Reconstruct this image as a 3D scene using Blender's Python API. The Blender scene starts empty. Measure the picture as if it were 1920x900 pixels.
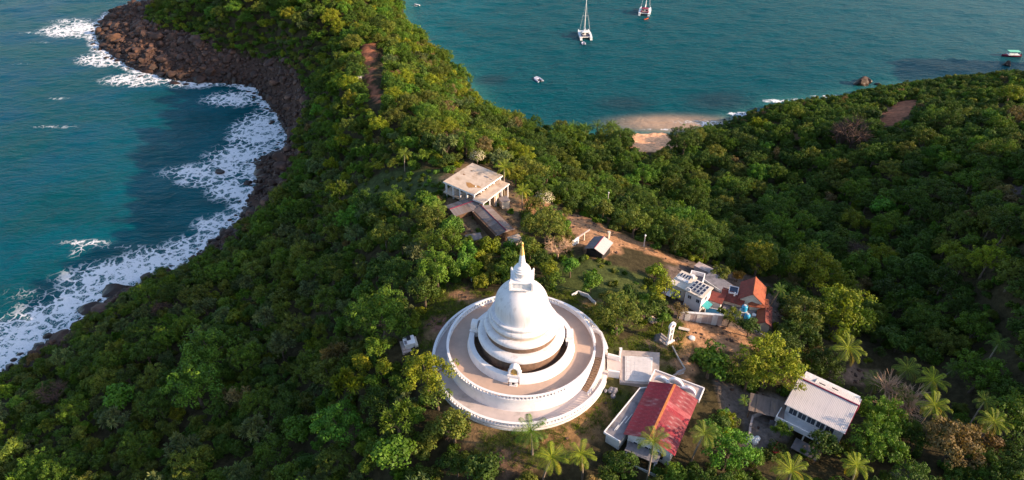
import bpy, bmesh, math, random
import numpy as np
from mathutils import Vector, noise as mnoise
R=math.radians
rng=np.random.default_rng(7); random.seed(7)
SC=bpy.context.scene; COL=SC.collection
# ---------------------------------------------------------------- camera, sky, sun
CAM_H=120.0; PITCH=R(37.0); FOC=1280.0
cam=bpy.data.cameras.new('camera'); camo=bpy.data.objects.new('camera',cam); COL.objects.link(camo)
camo.location=(0,0,CAM_H); camo.rotation_euler=(math.pi/2-PITCH,0,0)
cam.sensor_width=36; cam.lens=24; cam.clip_end=20000; cam.clip_start=1; SC.camera=camo
SUN_EL=R(21.0); SUN_AZ=R(-15.0)       # azimuth from +x, counter-clockwise
w=bpy.data.worlds.new('World'); SC.world=w; w.use_nodes=True
nt=w.node_tree; bg=nt.nodes['Background']; sky=nt.nodes.new('ShaderNodeTexSky')
sky.sky_type='NISHITA'; sky.sun_disc=False; sky.sun_elevation=SUN_EL; sky.sun_rotation=math.pi/2-SUN_AZ
sky.air_density=1.0; sky.dust_density=1.5; sky.ozone_density=1.2
nt.links.new(sky.outputs[0],bg.inputs[0]); bg.inputs[1].default_value=0.15
sl=bpy.data.lights.new('sun','SUN'); so=bpy.data.objects.new('sun',sl); COL.objects.link(so)
sl.energy=4.7; sl.angle=R(0.6); sl.color=(1.0,0.74,0.49)
sd=Vector((math.cos(SUN_EL)*math.cos(SUN_AZ),math.cos(SUN_EL)*math.sin(SUN_AZ),math.sin(SUN_EL)))
so.rotation_euler=sd.to_track_quat('Z','Y').to_euler()
SC.view_settings.view_transform='Standard'; SC.view_settings.look='None'; SC.view_settings.exposure=1.0; SC.view_settings.gamma=1
SC.render.engine='CYCLES'; SC.cycles.max_bounces=5; SC.cycles.diffuse_bounces=3; SC.cycles.glossy_bounces=2
SC.cycles.transmission_bounces=2; SC.cycles.transparent_max_bounces=4

Fv=np.array([0,math.cos(PITCH),-math.sin(PITCH)]); Uv=np.array([0,math.sin(PITCH),math.cos(PITCH)]); Cv=np.array([0,0,CAM_H])
def at(px,py,z):
    """surveyed point: photograph coordinates at a known height -> place in the world"""
    d=Fv+np.array([(px-960)/FOC,0,0])+Uv*((450-py)/FOC)
    return Cv+d*(z-CAM_H)/d[2]
def proj(x,y,z):
    q=np.stack([np.asarray(x,float),np.asarray(y,float),np.asarray(z,float)-CAM_H],-1)
    dd=q@Fv
    return 960+FOC*q[...,0]/dd, 450-FOC*(q@Uv)/dd, dd
# ---------------------------------------------------------------- object helpers
def tag(o,label=None,cat=None,group=None,kind=None):
    if label: o['label']=label
    if cat: o['category']=cat
    if group: o['group']=group
    if kind: o['kind']=kind
    return o
def empty(name,loc,rz=0,label=None,cat=None,group=None):
    o=bpy.data.objects.new(name,None); COL.objects.link(o); o.location=loc; o.rotation_euler=(0,0,rz); o.empty_display_size=.5
    return tag(o,label,cat,group)
def link(name,me,parent=None,loc=None,rot=None,scale=None):
    o=bpy.data.objects.new(name,me); COL.objects.link(o); o.parent=parent
    if loc is not None: o.location=loc
    if rot is not None: o.rotation_euler=rot
    if scale is not None: o.scale=scale
    return o
class MB:
    def __init__(s): s.v=[]; s.f=[]; s.m=[]
    def add(s,vs,fs,mi=0):
        n=len(s.v); s.v+= [tuple(map(float,p)) for p in vs]; s.f+= [tuple(n+i for i in f) for f in fs]; s.m+=[mi]*len(fs); return s
    def box(s,x0,x1,y0,y1,z0,z1,mi=0):
        return s.add([(x0,y0,z0),(x1,y0,z0),(x1,y1,z0),(x0,y1,z0),(x0,y0,z1),(x1,y0,z1),(x1,y1,z1),(x0,y1,z1)],
          [(0,3,2,1),(4,5,6,7),(0,1,5,4),(1,2,6,5),(2,3,7,6),(3,0,4,7)],mi)
    def slab(s,pts,th,mi=0):
        """closed plate: polygon of 3-D points (counter-clockwise from above) thickened downward"""
        n=len(pts); vs=[tuple(p) for p in pts]+[(p[0],p[1],p[2]-th) for p in pts]
        fs=[tuple(range(n)),tuple(range(2*n-1,n-1,-1))]+[(i,i+n,(i+1)%n+n,(i+1)%n) for i in range(n)]
        return s.add(vs,fs,mi)
    def tube(s,pts,rads,n=8,mi=0,cap=True):
        P=[Vector(p) for p in pts]; rings=[]
        if not hasattr(rads,'__len__'): rads=[rads]*len(P)
        for i,p in enumerate(P):
            t=(P[min(i+1,len(P)-1)]-P[max(i-1,0)]).normalized()
            a=Vector((1,0,0)) if abs(t.x)<.8 else Vector((0,1,0)); u=t.cross(a).normalized(); v=t.cross(u)
            rings.append([p+(u*math.cos(2*math.pi*k/n)+v*math.sin(2*math.pi*k/n))*rads[i] for k in range(n)])
        vs=[q for r in rings for q in r]; fs=[]
        for i in range(len(P)-1):
            for k in range(n): fs.append((i*n+k,i*n+(k+1)%n,(i+1)*n+(k+1)%n,(i+1)*n+k))
        if cap: fs+= [tuple(range(n-1,-1,-1)),tuple((len(P)-1)*n+k for k in range(n))]
        return s.add(vs,fs,mi)
    def lathe(s,prof,n=64,c=(0,0),a0=0.0,a1=2*math.pi,rx=1,ry=1,mi=0,close=False):
        """prof: (radius, z) list; full turn or an arc; close=True closes the profile loop and caps the arc's ends"""
        full=abs(a1-a0)>=2*math.pi-1e-6; m=n if full else n+1; K=len(prof); vs=[]; fs=[]
        for k in range(m):
            a=a0+(a1-a0)*k/n
            for r,z in prof: vs.append((c[0]+r*rx*math.cos(a),c[1]+r*ry*math.sin(a),z))
        for k in range(n):
            k2=(k+1)%m
            for j in range(K if close else K-1):
                j2=(j+1)%K; fs.append((k*K+j,k2*K+j,k2*K+j2,k*K+j2))
        if close and not full: fs+= [tuple(range(K)),tuple((m-1)*K+j for j in range(K-1,-1,-1))]
        return s.add(vs,fs,mi)
    def mesh(s,name,mats,smooth=False,fix=True):
        me=bpy.data.meshes.new(name); me.from_pydata(s.v,[],s.f)
        for m in (mats if isinstance(mats,(list,tuple)) else [mats]): me.materials.append(m)
        me.polygons.foreach_set('material_index',s.m)
        if fix:
            bm=bmesh.new(); bm.from_mesh(me); bmesh.ops.recalc_face_normals(bm,faces=bm.faces); bm.to_mesh(me); bm.free()
        if smooth:
            me.shade_smooth()
            try: me.set_sharp_from_angle(angle=R(35))
            except Exception: pass
        me.update(); return me
    def build(s,name,mats,parent=None,smooth=False,**k):
        return link(name,s.mesh(name,mats,smooth),parent,**k)
# ---------------------------------------------------------------- materials
def newmat(name):
    m=bpy.data.materials.new(name); m.use_nodes=True; t=m.node_tree; return m,t,t.nodes['Principled BSDF']
def nmat(name,c1,c2=None,scale=1.0,rough=.8,spec=.3,bump=0.0,bscale=None,metal=0,c3=None,s3=.15,lo=.35,hi=.65,stretch=None,dist=.03):
    """principled whose colour wanders between c1 and c2 (noise in the object's own coordinates), stained with c3"""
    m,t,b=newmat(name); N=t.nodes; L=t.links
    b.inputs['Roughness'].default_value=rough; b.inputs['Specular IOR Level'].default_value=spec; b.inputs['Metallic'].default_value=metal
    if c2 is None: c2=tuple(x*.8 for x in c1)
    tc=N.new('ShaderNodeTexCoord'); src=tc.outputs['Object']
    if stretch:
        mp=N.new('ShaderNodeMapping'); mp.inputs['Scale'].default_value=stretch; L.new(src,mp.inputs[0]); src=mp.outputs[0]
    n=N.new('ShaderNodeTexNoise'); n.inputs['Scale'].default_value=scale; n.inputs['Detail'].default_value=6; n.inputs['Roughness'].default_value=.65; L.new(src,n.inputs['Vector'])
    r=N.new('ShaderNodeMapRange'); r.inputs[1].default_value=lo; r.inputs[2].default_value=hi; L.new(n.outputs[0],r.inputs[0])
    mx=N.new('ShaderNodeMix'); mx.data_type='RGBA'; mx.inputs[6].default_value=(*c1,1); mx.inputs[7].default_value=(*c2,1); L.new(r.outputs[0],mx.inputs[0]); out=mx.outputs[2]
    if c3:
        n3=N.new('ShaderNodeTexNoise'); n3.inputs['Scale'].default_value=s3; n3.inputs['Detail'].default_value=8; n3.inputs['Roughness'].default_value=.7; L.new(src,n3.inputs['Vector'])
        r3=N.new('ShaderNodeMapRange'); r3.inputs[1].default_value=.52; r3.inputs[2].default_value=.68; L.new(n3.outputs[0],r3.inputs[0])
        m3=N.new('ShaderNodeMix'); m3.data_type='RGBA'; L.new(r3.outputs[0],m3.inputs[0]); L.new(out,m3.inputs[6]); m3.inputs[7].default_value=(*c3,1); out=m3.outputs[2]
    L.new(out,b.inputs['Base Color'])
    if bump:
        n2=N.new('ShaderNodeTexNoise'); n2.inputs['Scale'].default_value=bscale or scale*4; n2.inputs['Detail'].default_value=5; L.new(src,n2.inputs['Vector'])
        bp=N.new('ShaderNodeBump'); bp.inputs['Strength'].default_value=bump; bp.inputs['Distance'].default_value=dist; L.new(n2.outputs[0],bp.inputs['Height']); L.new(bp.outputs[0],b.inputs['Normal'])
    return m
M={}
def wet_rock(m):
    t=m.node_tree; N=t.nodes; L=t.links; b=N['Principled BSDF']; src=b.inputs['Base Color'].links[0].from_socket
    g=N.new('ShaderNodeNewGeometry'); s=N.new('ShaderNodeSeparateXYZ'); L.new(g.outputs['Position'],s.inputs[0]); r=N.new('ShaderNodeMapRange'); r.inputs[1].default_value=.5; r.inputs[2].default_value=5.5; r.inputs[3].default_value=.33; r.inputs[4].default_value=1.15; L.new(s.outputs[2],r.inputs[0])
    mu=N.new('ShaderNodeMix'); mu.data_type='RGBA'; mu.blend_type='MULTIPLY'; mu.inputs[0].default_value=1; L.new(src,mu.inputs[6]); L.new(r.outputs[0],mu.inputs[7]); L.new(mu.outputs[2],b.inputs['Base Color'])
    r2=N.new('ShaderNodeMapRange'); r2.inputs[1].default_value=.5; r2.inputs[2].default_value=2.2; r2.inputs[3].default_value=.3; r2.inputs[4].default_value=.8; L.new(s.outputs[2],r2.inputs[0]); L.new(r2.outputs[0],b.inputs['Roughness'])
M['white']=nmat('white_plaster',(.80,.765,.775),(.73,.70,.715),.6,.55,.3,.15,3,c3=(.60,.57,.575),s3=.35)
M['white2']=nmat('weathered_white_paint',(.72,.70,.69),(.58,.56,.56),1.0,.65,.3,.2,5,c3=(.42,.39,.37),s3=.6)
M['terrace']=nmat('terrace_concrete',(.51,.355,.28),(.43,.305,.245),.35,.75,.2,.1,4,c3=(.38,.28,.235),s3=.25)
M['terrace2']=nmat('lower_terrace_concrete',(.54,.455,.44),(.46,.39,.385),.4,.75,.2,.1,4,c3=(.33,.29,.28),s3=.3)
M['bounce_tan_plaster']=nmat('bounce_tan_plaster',(.55,.42,.34),(.45,.34,.28),2,.8,.2)  # tan holds the warm bounce light of the upper recess
M['step']=nmat('stair_stone',(.42,.27,.17),(.34,.21,.13),3,.8,.2)
M['niche_shadow']=nmat('stain_and_shade_brown',(.22,.13,.09),(.12,.08,.06),2,.9,.2)  # brown stain plus the shade under the lips put into the colour
M['gold']=nmat('gilding',(.66,.42,.14),(.5,.3,.09),6,.4,.5,.2,10,metal=.35)
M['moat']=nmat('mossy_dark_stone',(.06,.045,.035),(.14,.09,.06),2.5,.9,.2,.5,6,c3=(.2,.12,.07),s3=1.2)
M['paving']=nmat('pale_paving',(.62,.57,.57),(.54,.50,.50),1.2,.7,.25,.1,6)
M['plaza']=nmat('plaza_concrete',(.47,.38,.35),(.38,.31,.28),1.1,.8,.2,.15,6,c3=(.27,.22,.2),s3=.7)
M['red_roof']=nmat('red_painted_sheet',(.36,.030,.045),(.22,.020,.032),1.2,.55,.35,.1,8,c3=(.36,.14,.15),s3=.9,stretch=(1,.45,1))
M['red_roof2']=nmat('faded_red_sheet',(.30,.05,.058),(.19,.025,.035),1.4,.6,.35,.1,8,c3=(.36,.22,.22),s3=.8,stretch=(1,.45,1))
M['red_roof3']=nmat('pink_faded_sheet',(.42,.12,.13),(.30,.05,.06),1.6,.6,.3,.1,8,c3=(.38,.26,.26),s3=1.0,stretch=(1,.45,1))
M['stain']=nmat('rust_brown_stain',(.42,.23,.09),(.30,.15,.06),3,.9,.1)
M['ridge']=nmat('sunlit_orange_ridge_cap',(.62,.22,.07),(.5,.15,.05),3,.5,.3)  # orange sunlight on the ridge put into the cap colour
M['greyroof']=nmat('stained_grey_concrete',(.24,.22,.24),(.16,.15,.165),1.1,.85,.2,.3,6,c3=(.09,.085,.09),s3=.5)
M['zinc']=nmat('weathered_corrugated_sheet',(.22,.19,.19),(.15,.125,.125),1.3,.6,.35,.15,8,c3=(.26,.16,.11),s3=.5,stretch=(1,.3,1))
M['zinc2']=nmat('browned_corrugated_sheet',(.19,.15,.14),(.12,.095,.09),1.3,.7,.3,.15,8,c3=(.27,.19,.14),s3=.6,stretch=(1,.3,1))
M['whiteroof']=nmat('pale_metal_sheet',(.56,.50,.49),(.49,.44,.435),1.0,.45,.4,.05,8,c3=(.42,.38,.37),s3=.5,stretch=(1,.3,1))
M['villa']=nmat('weathered_white_slab',(.60,.47,.37),(.47,.36,.28),.8,.8,.2,.2,5,c3=(.36,.24,.16),s3=.45)
M['pinkwall']=nmat('pinkish_render',(.50,.40,.38),(.41,.33,.31),1.2,.85,.2,.25,5,c3=(.28,.22,.2),s3=.6)
M['cream']=nmat('cream_render',(.66,.58,.50),(.56,.48,.41),1.2,.8,.2,.1,5,c3=(.4,.33,.27),s3=.5)
M['clay']=nmat('clay_roof_tile',(.36,.105,.05),(.26,.07,.04),2.2,.8,.2,.3,9,c3=(.17,.055,.04),s3=.9)
M['clay2']=nmat('dull_clay_roof_tile',(.25,.065,.05),(.17,.045,.035),2.2,.8,.2,.3,9,c3=(.12,.05,.04),s3=.9)
M['solar']=nmat('solar_cell_glass',(.012,.016,.04),(.02,.025,.055),3,.12,.6)
M['alu']=nmat('aluminium_edge',(.55,.56,.6),(.45,.46,.5),3,.4,.5)
M['blue']=nmat('blue_plastic',(.03,.33,.55),(.02,.26,.48),3,.35,.5)
M['teal']=nmat('turquoise_sheet',(.06,.36,.36),(.04,.28,.30),3,.5,.4)
M['tarp']=nmat('dark_blue_tarp',(.015,.10,.20),(.01,.06,.13),3,.5,.4)
M['dark']=nmat('dark_opening',(.02,.018,.02),(.03,.028,.03),3,.6,.3)
M['glass']=nmat('window_glass',(.02,.03,.045),(.03,.04,.06),2,.08,.8)
M['wood']=nmat('old_wood',(.16,.09,.055),(.1,.06,.04),4,.8,.2)
M['bark']=nmat('bark',(.16,.12,.09),(.09,.065,.05),4,.9,.15,.4,12)
M['palmbark']=nmat('palm_bark',(.30,.24,.19),(.2,.155,.12),5,.9,.15,.4,12)
M['paleb']=nmat('pale_dry_twig',(.55,.37,.25),(.42,.27,.18),4,.9,.1)
M['rock']=nmat('basalt',(.036,.023,.020),(.105,.052,.036),.6,.7,.4,.8,3.5,c3=(.19,.095,.06),s3=.5,dist=.15)
M['rockb']=nmat('ochre_basalt',(.16,.075,.035),(.08,.045,.035),.5,.8,.3,.8,3,c3=(.26,.13,.05),s3=.3,dist=.15)
wet_rock(M['rock']); wet_rock(M['rockb'])
M['whitewash']=nmat('streaked_whitewash',(.72,.685,.70),(.64,.61,.63),.9,.6,.3,.2,4,c3=(.50,.46,.465),s3=1.1,stretch=(1.3,1.3,.16))
M['drytwig']=nmat('dark_dry_twig',(.13,.085,.07),(.08,.055,.045),4,.9,.1)
M['red_cloth']=nmat('red_paint',(.5,.03,.025),(.4,.02,.02),3,.5,.4)
M['navy']=nmat('navy_canvas',(.03,.03,.10),(.02,.02,.07),4,.7,.3)
M['maroon']=nmat('maroon_canvas',(.25,.03,.07),(.18,.02,.05),4,.7,.3)
M['gel']=nmat('white_gelcoat',(.82,.80,.78),(.76,.74,.73),2,.25,.5)
M['orange']=nmat('orange_float',(.8,.12,.02),(.7,.09,.02),4,.5,.4)
M['mint']=nmat('mint_awning',(.20,.62,.45),(.16,.52,.38),4,.6,.3)
M['rubber']=nmat('grey_inflatable_tube',(.62,.62,.72),(.5,.5,.62),4,.5,.4)
M['flower']=nmat('white_blossom',(.55,.50,.36),(.5,.42,.25),4,.7,.2)

def leafmat(name,trans=.22,fixed=None):
    m=bpy.data.materials.new(name); m.use_nodes=True; t=m.node_tree; N=t.nodes; L=t.links; N.clear()
    out=N.new('ShaderNodeOutputMaterial'); d=N.new('ShaderNodeBsdfPrincipled'); tr=N.new('ShaderNodeBsdfTranslucent'); mix=N.new('ShaderNodeMixShader')
    mix.inputs[0].default_value=trans; d.inputs['Roughness'].default_value=.6; d.inputs['Specular IOR Level'].default_value=.22
    L.new(d.outputs[0],mix.inputs[1]); L.new(tr.outputs[0],mix.inputs[2]); L.new(mix.outputs[0],out.inputs[0])
    if fixed: base=None
    a=N.new('ShaderNodeAttribute'); a.attribute_type='INSTANCER'; a.attribute_name='tint'
    pa=N.new('ShaderNodeAttribute'); pa.attribute_type='GEOMETRY'; pa.attribute_name='tone'
    mu=N.new('ShaderNodeMix'); mu.data_type='RGBA'; mu.blend_type='MULTIPLY'; mu.inputs[0].default_value=1
    if fixed: mu.inputs[6].default_value=(*fixed,1)
    else: L.new(a.outputs['Color'],mu.inputs[6])
    L.new(pa.outputs['Color'],mu.inputs[7])
    L.new(mu.outputs[2],d.inputs['Base Color'])
    hs=N.new('ShaderNodeMix'); hs.data_type='RGBA'; hs.blend_type='MULTIPLY'; hs.inputs[0].default_value=1; L.new(mu.outputs[2],hs.inputs[6]); hs.inputs[7].default_value=(1.5,1.5,.55,1)
    L.new(hs.outputs[2],tr.inputs[0])
    return m
M['leaf']=leafmat('leaf')
# ---------------------------------------------------------------- terrain survey
# coast of the rocky side, north to south (sea level), then the bay side
COAST_W=[(292,2),(262,6),(235,12),(205,25),(190,45),(182,70),(190,90),(215,108),(240,125),(262,134),(290,142),(330,150),(370,156),(410,154),(450,158),(480,168),(498,190),(518,215),(534,240),(540,262),(532,282),(505,292),(480,305),(480,335),(467,362),(457,388),(442,418),(408,443),(385,466),(355,492),(300,512),(240,543),(203,562),(162,592),(130,620),(100,637),(60,662),(20,688),(-20,708),(-120,770),(-300,860),(-500,960)]
COAST_E=[(745,-30),(756,5),(756,35),(766,62),(800,92),(850,128),(884,165),(908,204),(945,232),(1000,246),(1060,254),(1120,256),(1180,252),(1235,249),(1280,249),(1310,243),(1345,235),(1385,220),(1450,196),(1500,190),(1560,184),(1610,172),(1670,162),(1760,152),(1850,148),(1950,140),(2150,125),(2500,100)]
coastW=[at(x,y,0)[:2] for x,y in COAST_W]; coastE=[at(x,y,0)[:2] for x,y in COAST_E]
top=[at(420,-60,0)[:2],at(600,-75,0)[:2],at(700,-60,0)[:2]]
LAND=np.array([tuple(p) for p in top]+[tuple(p) for p in coastE]+[(900,330),(900,-200),(-250,-200),(-250,30)]+[tuple(p) for p in coastW[::-1]])
LAND=LAND[:, :2]
VEG_W=[(300,-5),(283,14),(276,45),(300,58),(352,64),(372,82),(410,98),(440,98),(480,110),(522,122),(560,140),(574,168),(578,200),(566,232),(556,262),(556,300),(535,345),(520,372),(495,402),(462,428),(435,462),(402,476),(372,496),(312,520),(262,546),(222,580),(170,608),(135,640),(62,684),(0,716)]
CTRL=[]
for i,p in enumerate(COAST_W): CTRL.append((*at(*p,0)[:2],0))
for p in COAST_E: CTRL.append((*at(*p,0)[:2],0))
for p in top: CTRL.append((*p,0))
for (x,y,z) in [(300,30,6),(360,50,9),(250,40,3.5),(260,85,3),(340,110,4),(430,120,5),(500,140,6),(540,190,6),(552,250,5),(530,330,4),(500,390,4),(440,450,4),(370,490,3.5),(250,545,4.5),(170,605,4),(60,685,4),
  (330,10,14),(380,-10,19),(460,0,25),(460,40,19),(540,60,22),(600,110,19),(560,-10,28),(640,30,28),(690,0,24),(720,30,20),(690,90,29),(700,140,31),(620,180,20),(760,130,25),(830,160,17),
  (700,200,32),(800,220,28),(880,250,18),(620,260,19),(740,290,32),(850,290,33),(920,280,25),(980,290,16),(640,340,22),(720,370,30),(800,370,35),(890,375,37.5),(960,370,35),(1000,400,36),(940,440,38),(1060,410,35),
  (1080,340,14),(1180,290,6),(1235,272,2),(1300,300,7),(1140,440,35.5),(1200,460,33.5),(1270,490,31.5),(1180,400,20),(1100,380,24),(1250,400,13),(1350,440,16),(1400,330,9),(1330,560,33),(1400,580,33.5),(1430,520,28),(1450,610,33),
  (600,380,20),(560,430,15),(520,500,15),(430,560,13),(350,620,13),(620,500,24),(700,480,31),(780,480,37),(850,500,38.5),(720,600,34),(600,600,25),(500,640,20),(400,700,16),(250,720,13),(100,740,8),(640,700,29),(760,700,38),
  (500,780,22),(350,820,18),(200,860,14),(700,800,34),(600,880,29),(-60,860,7),(800,850,38),(1500,270,10),(1600,240,11),(1680,220,14),(1620,192,6),(1700,183,9),(1800,172,10),(1880,158,14),(1960,152,16),(1850,230,24),(1920,300,31),(1750,320,24),(1600,350,16),(1500,400,15),(1700,430,23),(1880,430,34),
  (1500,500,21),(1600,520,22),(1750,560,27),(1900,600,34),(1560,620,28),(1700,680,29),(1850,760,33),(1650,800,31),(2000,700,42),(2000,500,45),(2050,300,31),(2200,170,22)]:
    CTRL.append((*at(x,y,z)[:2],z))
for r,n in ((16,10),(21,10)):
    for k in range(n):
        a=2*math.pi*k/n; CTRL.append((1.4+r*math.cos(a),74.4+r*math.sin(a),40.0 if r==16 else 39.4))
CTRL+=[(1.4,74.4,40.1),(36,92,35.2),(44,93,34.3),(40,98,33.8),(31,96,35.2)]
for (x,y,z) in [(26,80,38.5),(30,70,38.5),(21,72,40),(22,60,39),(18,50,38.5),(28,52,38.3),(38,66,37.5),(40,76,36.8),(35,55,37.5),(45,58,36),(52,62,35),(60,66,33.5),(50,48,36),(5,50,38),(-8,48,37),(10,38,37),(0,25,36),(30,35,36),(-20,40,33),(-40,30,26),(-70,20,15),(70,40,34),(100,60,38),
  (150,20,55),(180,120,62),(230,200,34),(260,280,30),(300,100,50),(330,250,34),(0,-50,34),(100,-60,45),(300,-100,80),(500,0,90),(500,250,30),(-120,-80,10)]:  # high points right of frame: unseen ridge shaped to shade the valley
    CTRL.append((x,y,z))
CT=np.array(CTRL); S=100.0
def tps_fit(C):
    P=C[:,:2]/S; n=len(P); d=np.linalg.norm(P[:,None]-P[None],axis=2); K=np.where(d>0,d*d*np.log(d+1e-12),0)+np.eye(n)*2e-4
    Q=np.hstack([np.ones((n,1)),P]); A=np.zeros((n+3,n+3)); A[:n,:n]=K; A[:n,n:]=Q; A[n:,:n]=Q.T
    return P,np.linalg.solve(A,np.concatenate([C[:,2],np.zeros(3)]))
TP,TW=tps_fit(CT)
def tps(x,y):
    q=np.stack([x,y],1)/S; out=np.zeros(len(q))
    for i in range(0,len(q),20000):
        d=np.linalg.norm(q[i:i+20000,None]-TP[None],axis=2)
        out[i:i+20000]=(d*d*np.log(d+1e-12))@TW[:-3]+TW[-3]+q[i:i+20000]@TW[-2:]
    return out
def seg_dist(x,y,pts,closed=False):
    best=np.full(len(x),1e9); n=len(pts)
    for i in range(n if closed else n-1):
        ax,ay=pts[i]; bx,by=pts[(i+1)%n]; dx,dy=bx-ax,by-ay; l=dx*dx+dy*dy+1e-9
        t=np.clip(((x-ax)*dx+(y-ay)*dy)/l,0,1); best=np.minimum(best,(x-ax-t*dx)**2+(y-ay-t*dy)**2)
    return np.sqrt(best)
def inside(x,y,poly):
    r=np.zeros(len(x),bool); n=len(poly)
    for i in range(n):
        x1,y1=poly[i]; x2,y2=poly[(i+1)%n]
        c=((y1>y)!=(y2>y)); r^=c&(x<(x2-x1)*(y-y1)/((y2-y1) if y2!=y1 else 1e-9)+x1)
    return r
def vnoise(x,y,f,seed):
    """cheap smooth value noise, vectorised"""
    g=np.random.default_rng(seed).random((64,64)); u=x*f; v=y*f
    i=np.floor(u).astype(int); j=np.floor(v).astype(int); a=u-i; b=v-j; a=a*a*(3-2*a); b=b*b*(3-2*b)
    q=lambda I,J:g[I%64,J%64]
    return (q(i,j)*(1-a)+q(i+1,j)*a)*(1-b)+(q(i,j+1)*(1-a)+q(i+1,j+1)*a)*b-.5
def fbm(x,y,f,seed,o=4):
    s=0
    for k in range(o): s=s+vnoise(x+17*k,y+5*k,f*2**k,seed+k)/2**k
    return s
def terrain(x,y):
    d=seg_dist(x,y,LAND,True); ins=inside(x,y,LAND); h=np.maximum(tps(x,y),.35)
    return d,ins,h
GX=np.arange(-310,470,1.25); GY=np.arange(-60,470,1.25)
XX,YY=np.meshgrid(GX,GY); xf,yf=XX.ravel(),YY.ravel()
D,INS,HT=terrain(xf,yf)
D=D+fbm(xf,yf,.12,3)*3*(D<8)
PADS=[]  # (polygon, z): built flats
def pxpoly(pts,z): return [tuple(at(x,y,z)[:2]) for x,y in pts]
wd=seg_dist(xf,yf,[tuple(p) for p in coastW]); ed=seg_dist(xf,yf,[tuple(p) for p in coastE])
vegW=[tuple(at(x,y,4)[:2]) for x,y in VEG_W]
h=HT*(1-np.exp(-np.maximum(D,0)/4.0))
wild=np.clip((np.hypot(xf-1.4,yf-74.4)-19)/6,0,1)
h+=fbm(xf,yf,.06,11)*1.6*wild*np.clip(D/12,0,1)
h=np.where(INS,h,-np.minimum(np.maximum(D,0)*.35,8)-.2)
# circular platform under the stupa
rr=np.hypot(xf-1.4,yf-74.4); h=np.where(rr<15,40.55,np.where(rr<19,40.55+(h-40.55)*np.clip((rr-15)/4,0,1),h))
HG=h.reshape(XX.shape)
def ground(x,y):
    x=np.atleast_1d(np.asarray(x,float)); y=np.atleast_1d(np.asarray(y,float))
    u=np.clip((x-GX[0])/1.25,0,len(GX)-1.001); v=np.clip((y-GY[0])/1.25,0,len(GY)-1.001); i=u.astype(int); j=v.astype(int); a=u-i; b=v-j
    return (HG[j,i]*(1-a)+HG[j,i+1]*a)*(1-b)+(HG[j+1,i]*(1-a)+HG[j+1,i+1]*a)*b
def hit(px,py,dz=0.0):
    z=35.0
    for _ in range(40):
        p=at(px,py,z); z=.5*z+.5*(float(ground(p[0],p[1])[0])+dz)
    p=at(px,py,z); return float(p[0]),float(p[1]),float(ground(p[0],p[1])[0])
# clearings, traced on the ground: (outline, height, ground type)
DIRT=(.37,.20,.11); SAND=(.84,.44,.25); GRASS=(.10,.085,.028); GREY=(.17,.135,.12); SOIL=(.085,.06,.035); ROCKC=(.075,.045,.036); LITTER=(.05,.04,.02); RED=(.30,.12,.07)
def hp(pts): return [hit(x,y)[:2] for x,y in pts]
CLEAR=[ # polygon(px), colour
 ([(785,590),(815,552),(860,530),(905,548),(960,545),(1050,545),(1125,555),(1130,600),(1165,640),(1240,600),(1290,600),(1290,640),(1262,690),(1285,720),(1235,735),(1160,790),(1145,825),(1100,835),(1060,845),(960,895),(900,890),(868,830),(850,790),(790,680)],GRASS),
 ([(1280,598),(1350,608),(1400,622),(1440,640),(1405,668),(1340,658),(1300,640),(1268,625)],DIRT),
 ([(1262,655),(1290,640),(1300,690),(1300,722),(1270,735)],DIRT),
 ([(1250,640),(1285,632),(1296,655),(1275,665)],(.36,.2,.09)),
 ([(1205,640),(1240,630),(1250,655),(1215,665)],(.13,.09,.07)),
 ([(1330,705),(1400,735),(1470,742),(1480,830),(1400,850),(1395,790),(1340,765)],GREY),
 ([(1545,690),(1600,684),(1650,700),(1630,722),(1560,715)],(.22,.14,.1)),
 ([(1252,500),(1290,488),(1350,500),(1400,515),(1462,545),(1462,600),(1440,628),(1350,612),(1270,604),(1255,560)],(.13,.095,.08)),
 ([(965,380),(1000,370),(1045,385),(1075,398),(1050,410),(1000,405)],(.30,.15,.07)),
 ([(1060,400),(1085,402),(1130,425),(1185,446),(1240,474),(1300,497),(1285,500),(1235,484),(1175,462),(1160,478),(1120,486),(1080,455)],DIRT),
 ([(830,330),(882,298),(960,335),(985,440),(940,460),(875,450),(870,415),(832,395)],(.16,.11,.065)),
 ([(640,372),(700,328),(830,318),(842,350),(790,395),(700,392)],(.055,.07,.025)),
 ([(1050,470),(1120,488),(1205,510),(1235,560),(1130,565),(1045,545),(1020,500)],(.06,.075,.022)),
 ([(1180,236),(1335,232),(1330,246),(1290,258),(1246,286),(1188,286)],SAND),
 ([(680,84),(706,82),(702,115),(696,130),(712,190),(700,196),(690,160),(686,130),(674,115)],RED),
 ([(1638,236),(1655,216),(1680,192),(1722,186),(1708,216),(1672,236)],RED),
 ([(1625,215),(1650,200),(1665,205),(1645,220)],(.2,.09,.06)),
 ([(1470,252),(1510,250),(1525,262),(1490,266)],(.16,.1,.05)),
 ([(1860,355),(1890,348),(1925,352),(1925,366),(1870,370)],(.11,.08,.075)),
 ([(905,840),(945,830),(990,850),(1010,900),(930,900)],(.14,.085,.055)),
 ([(1090,760),(1140,745),(1160,770),(1110,830),(1000,840),(980,815),(1040,800)],(.22,.125,.055)),
 ([(798,586),(830,590),(832,620),(800,618)],(.26,.12,.09)),
 ([(835,560),(862,536),(905,548),(880,562)],(.28,.16,.09)),
 ([(1665,895),(1680,870),(1720,880),(1740,905)],(.12,.09,.07)),
]
CLW=[(hp(p),c) for p,c in CLEAR]
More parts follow.
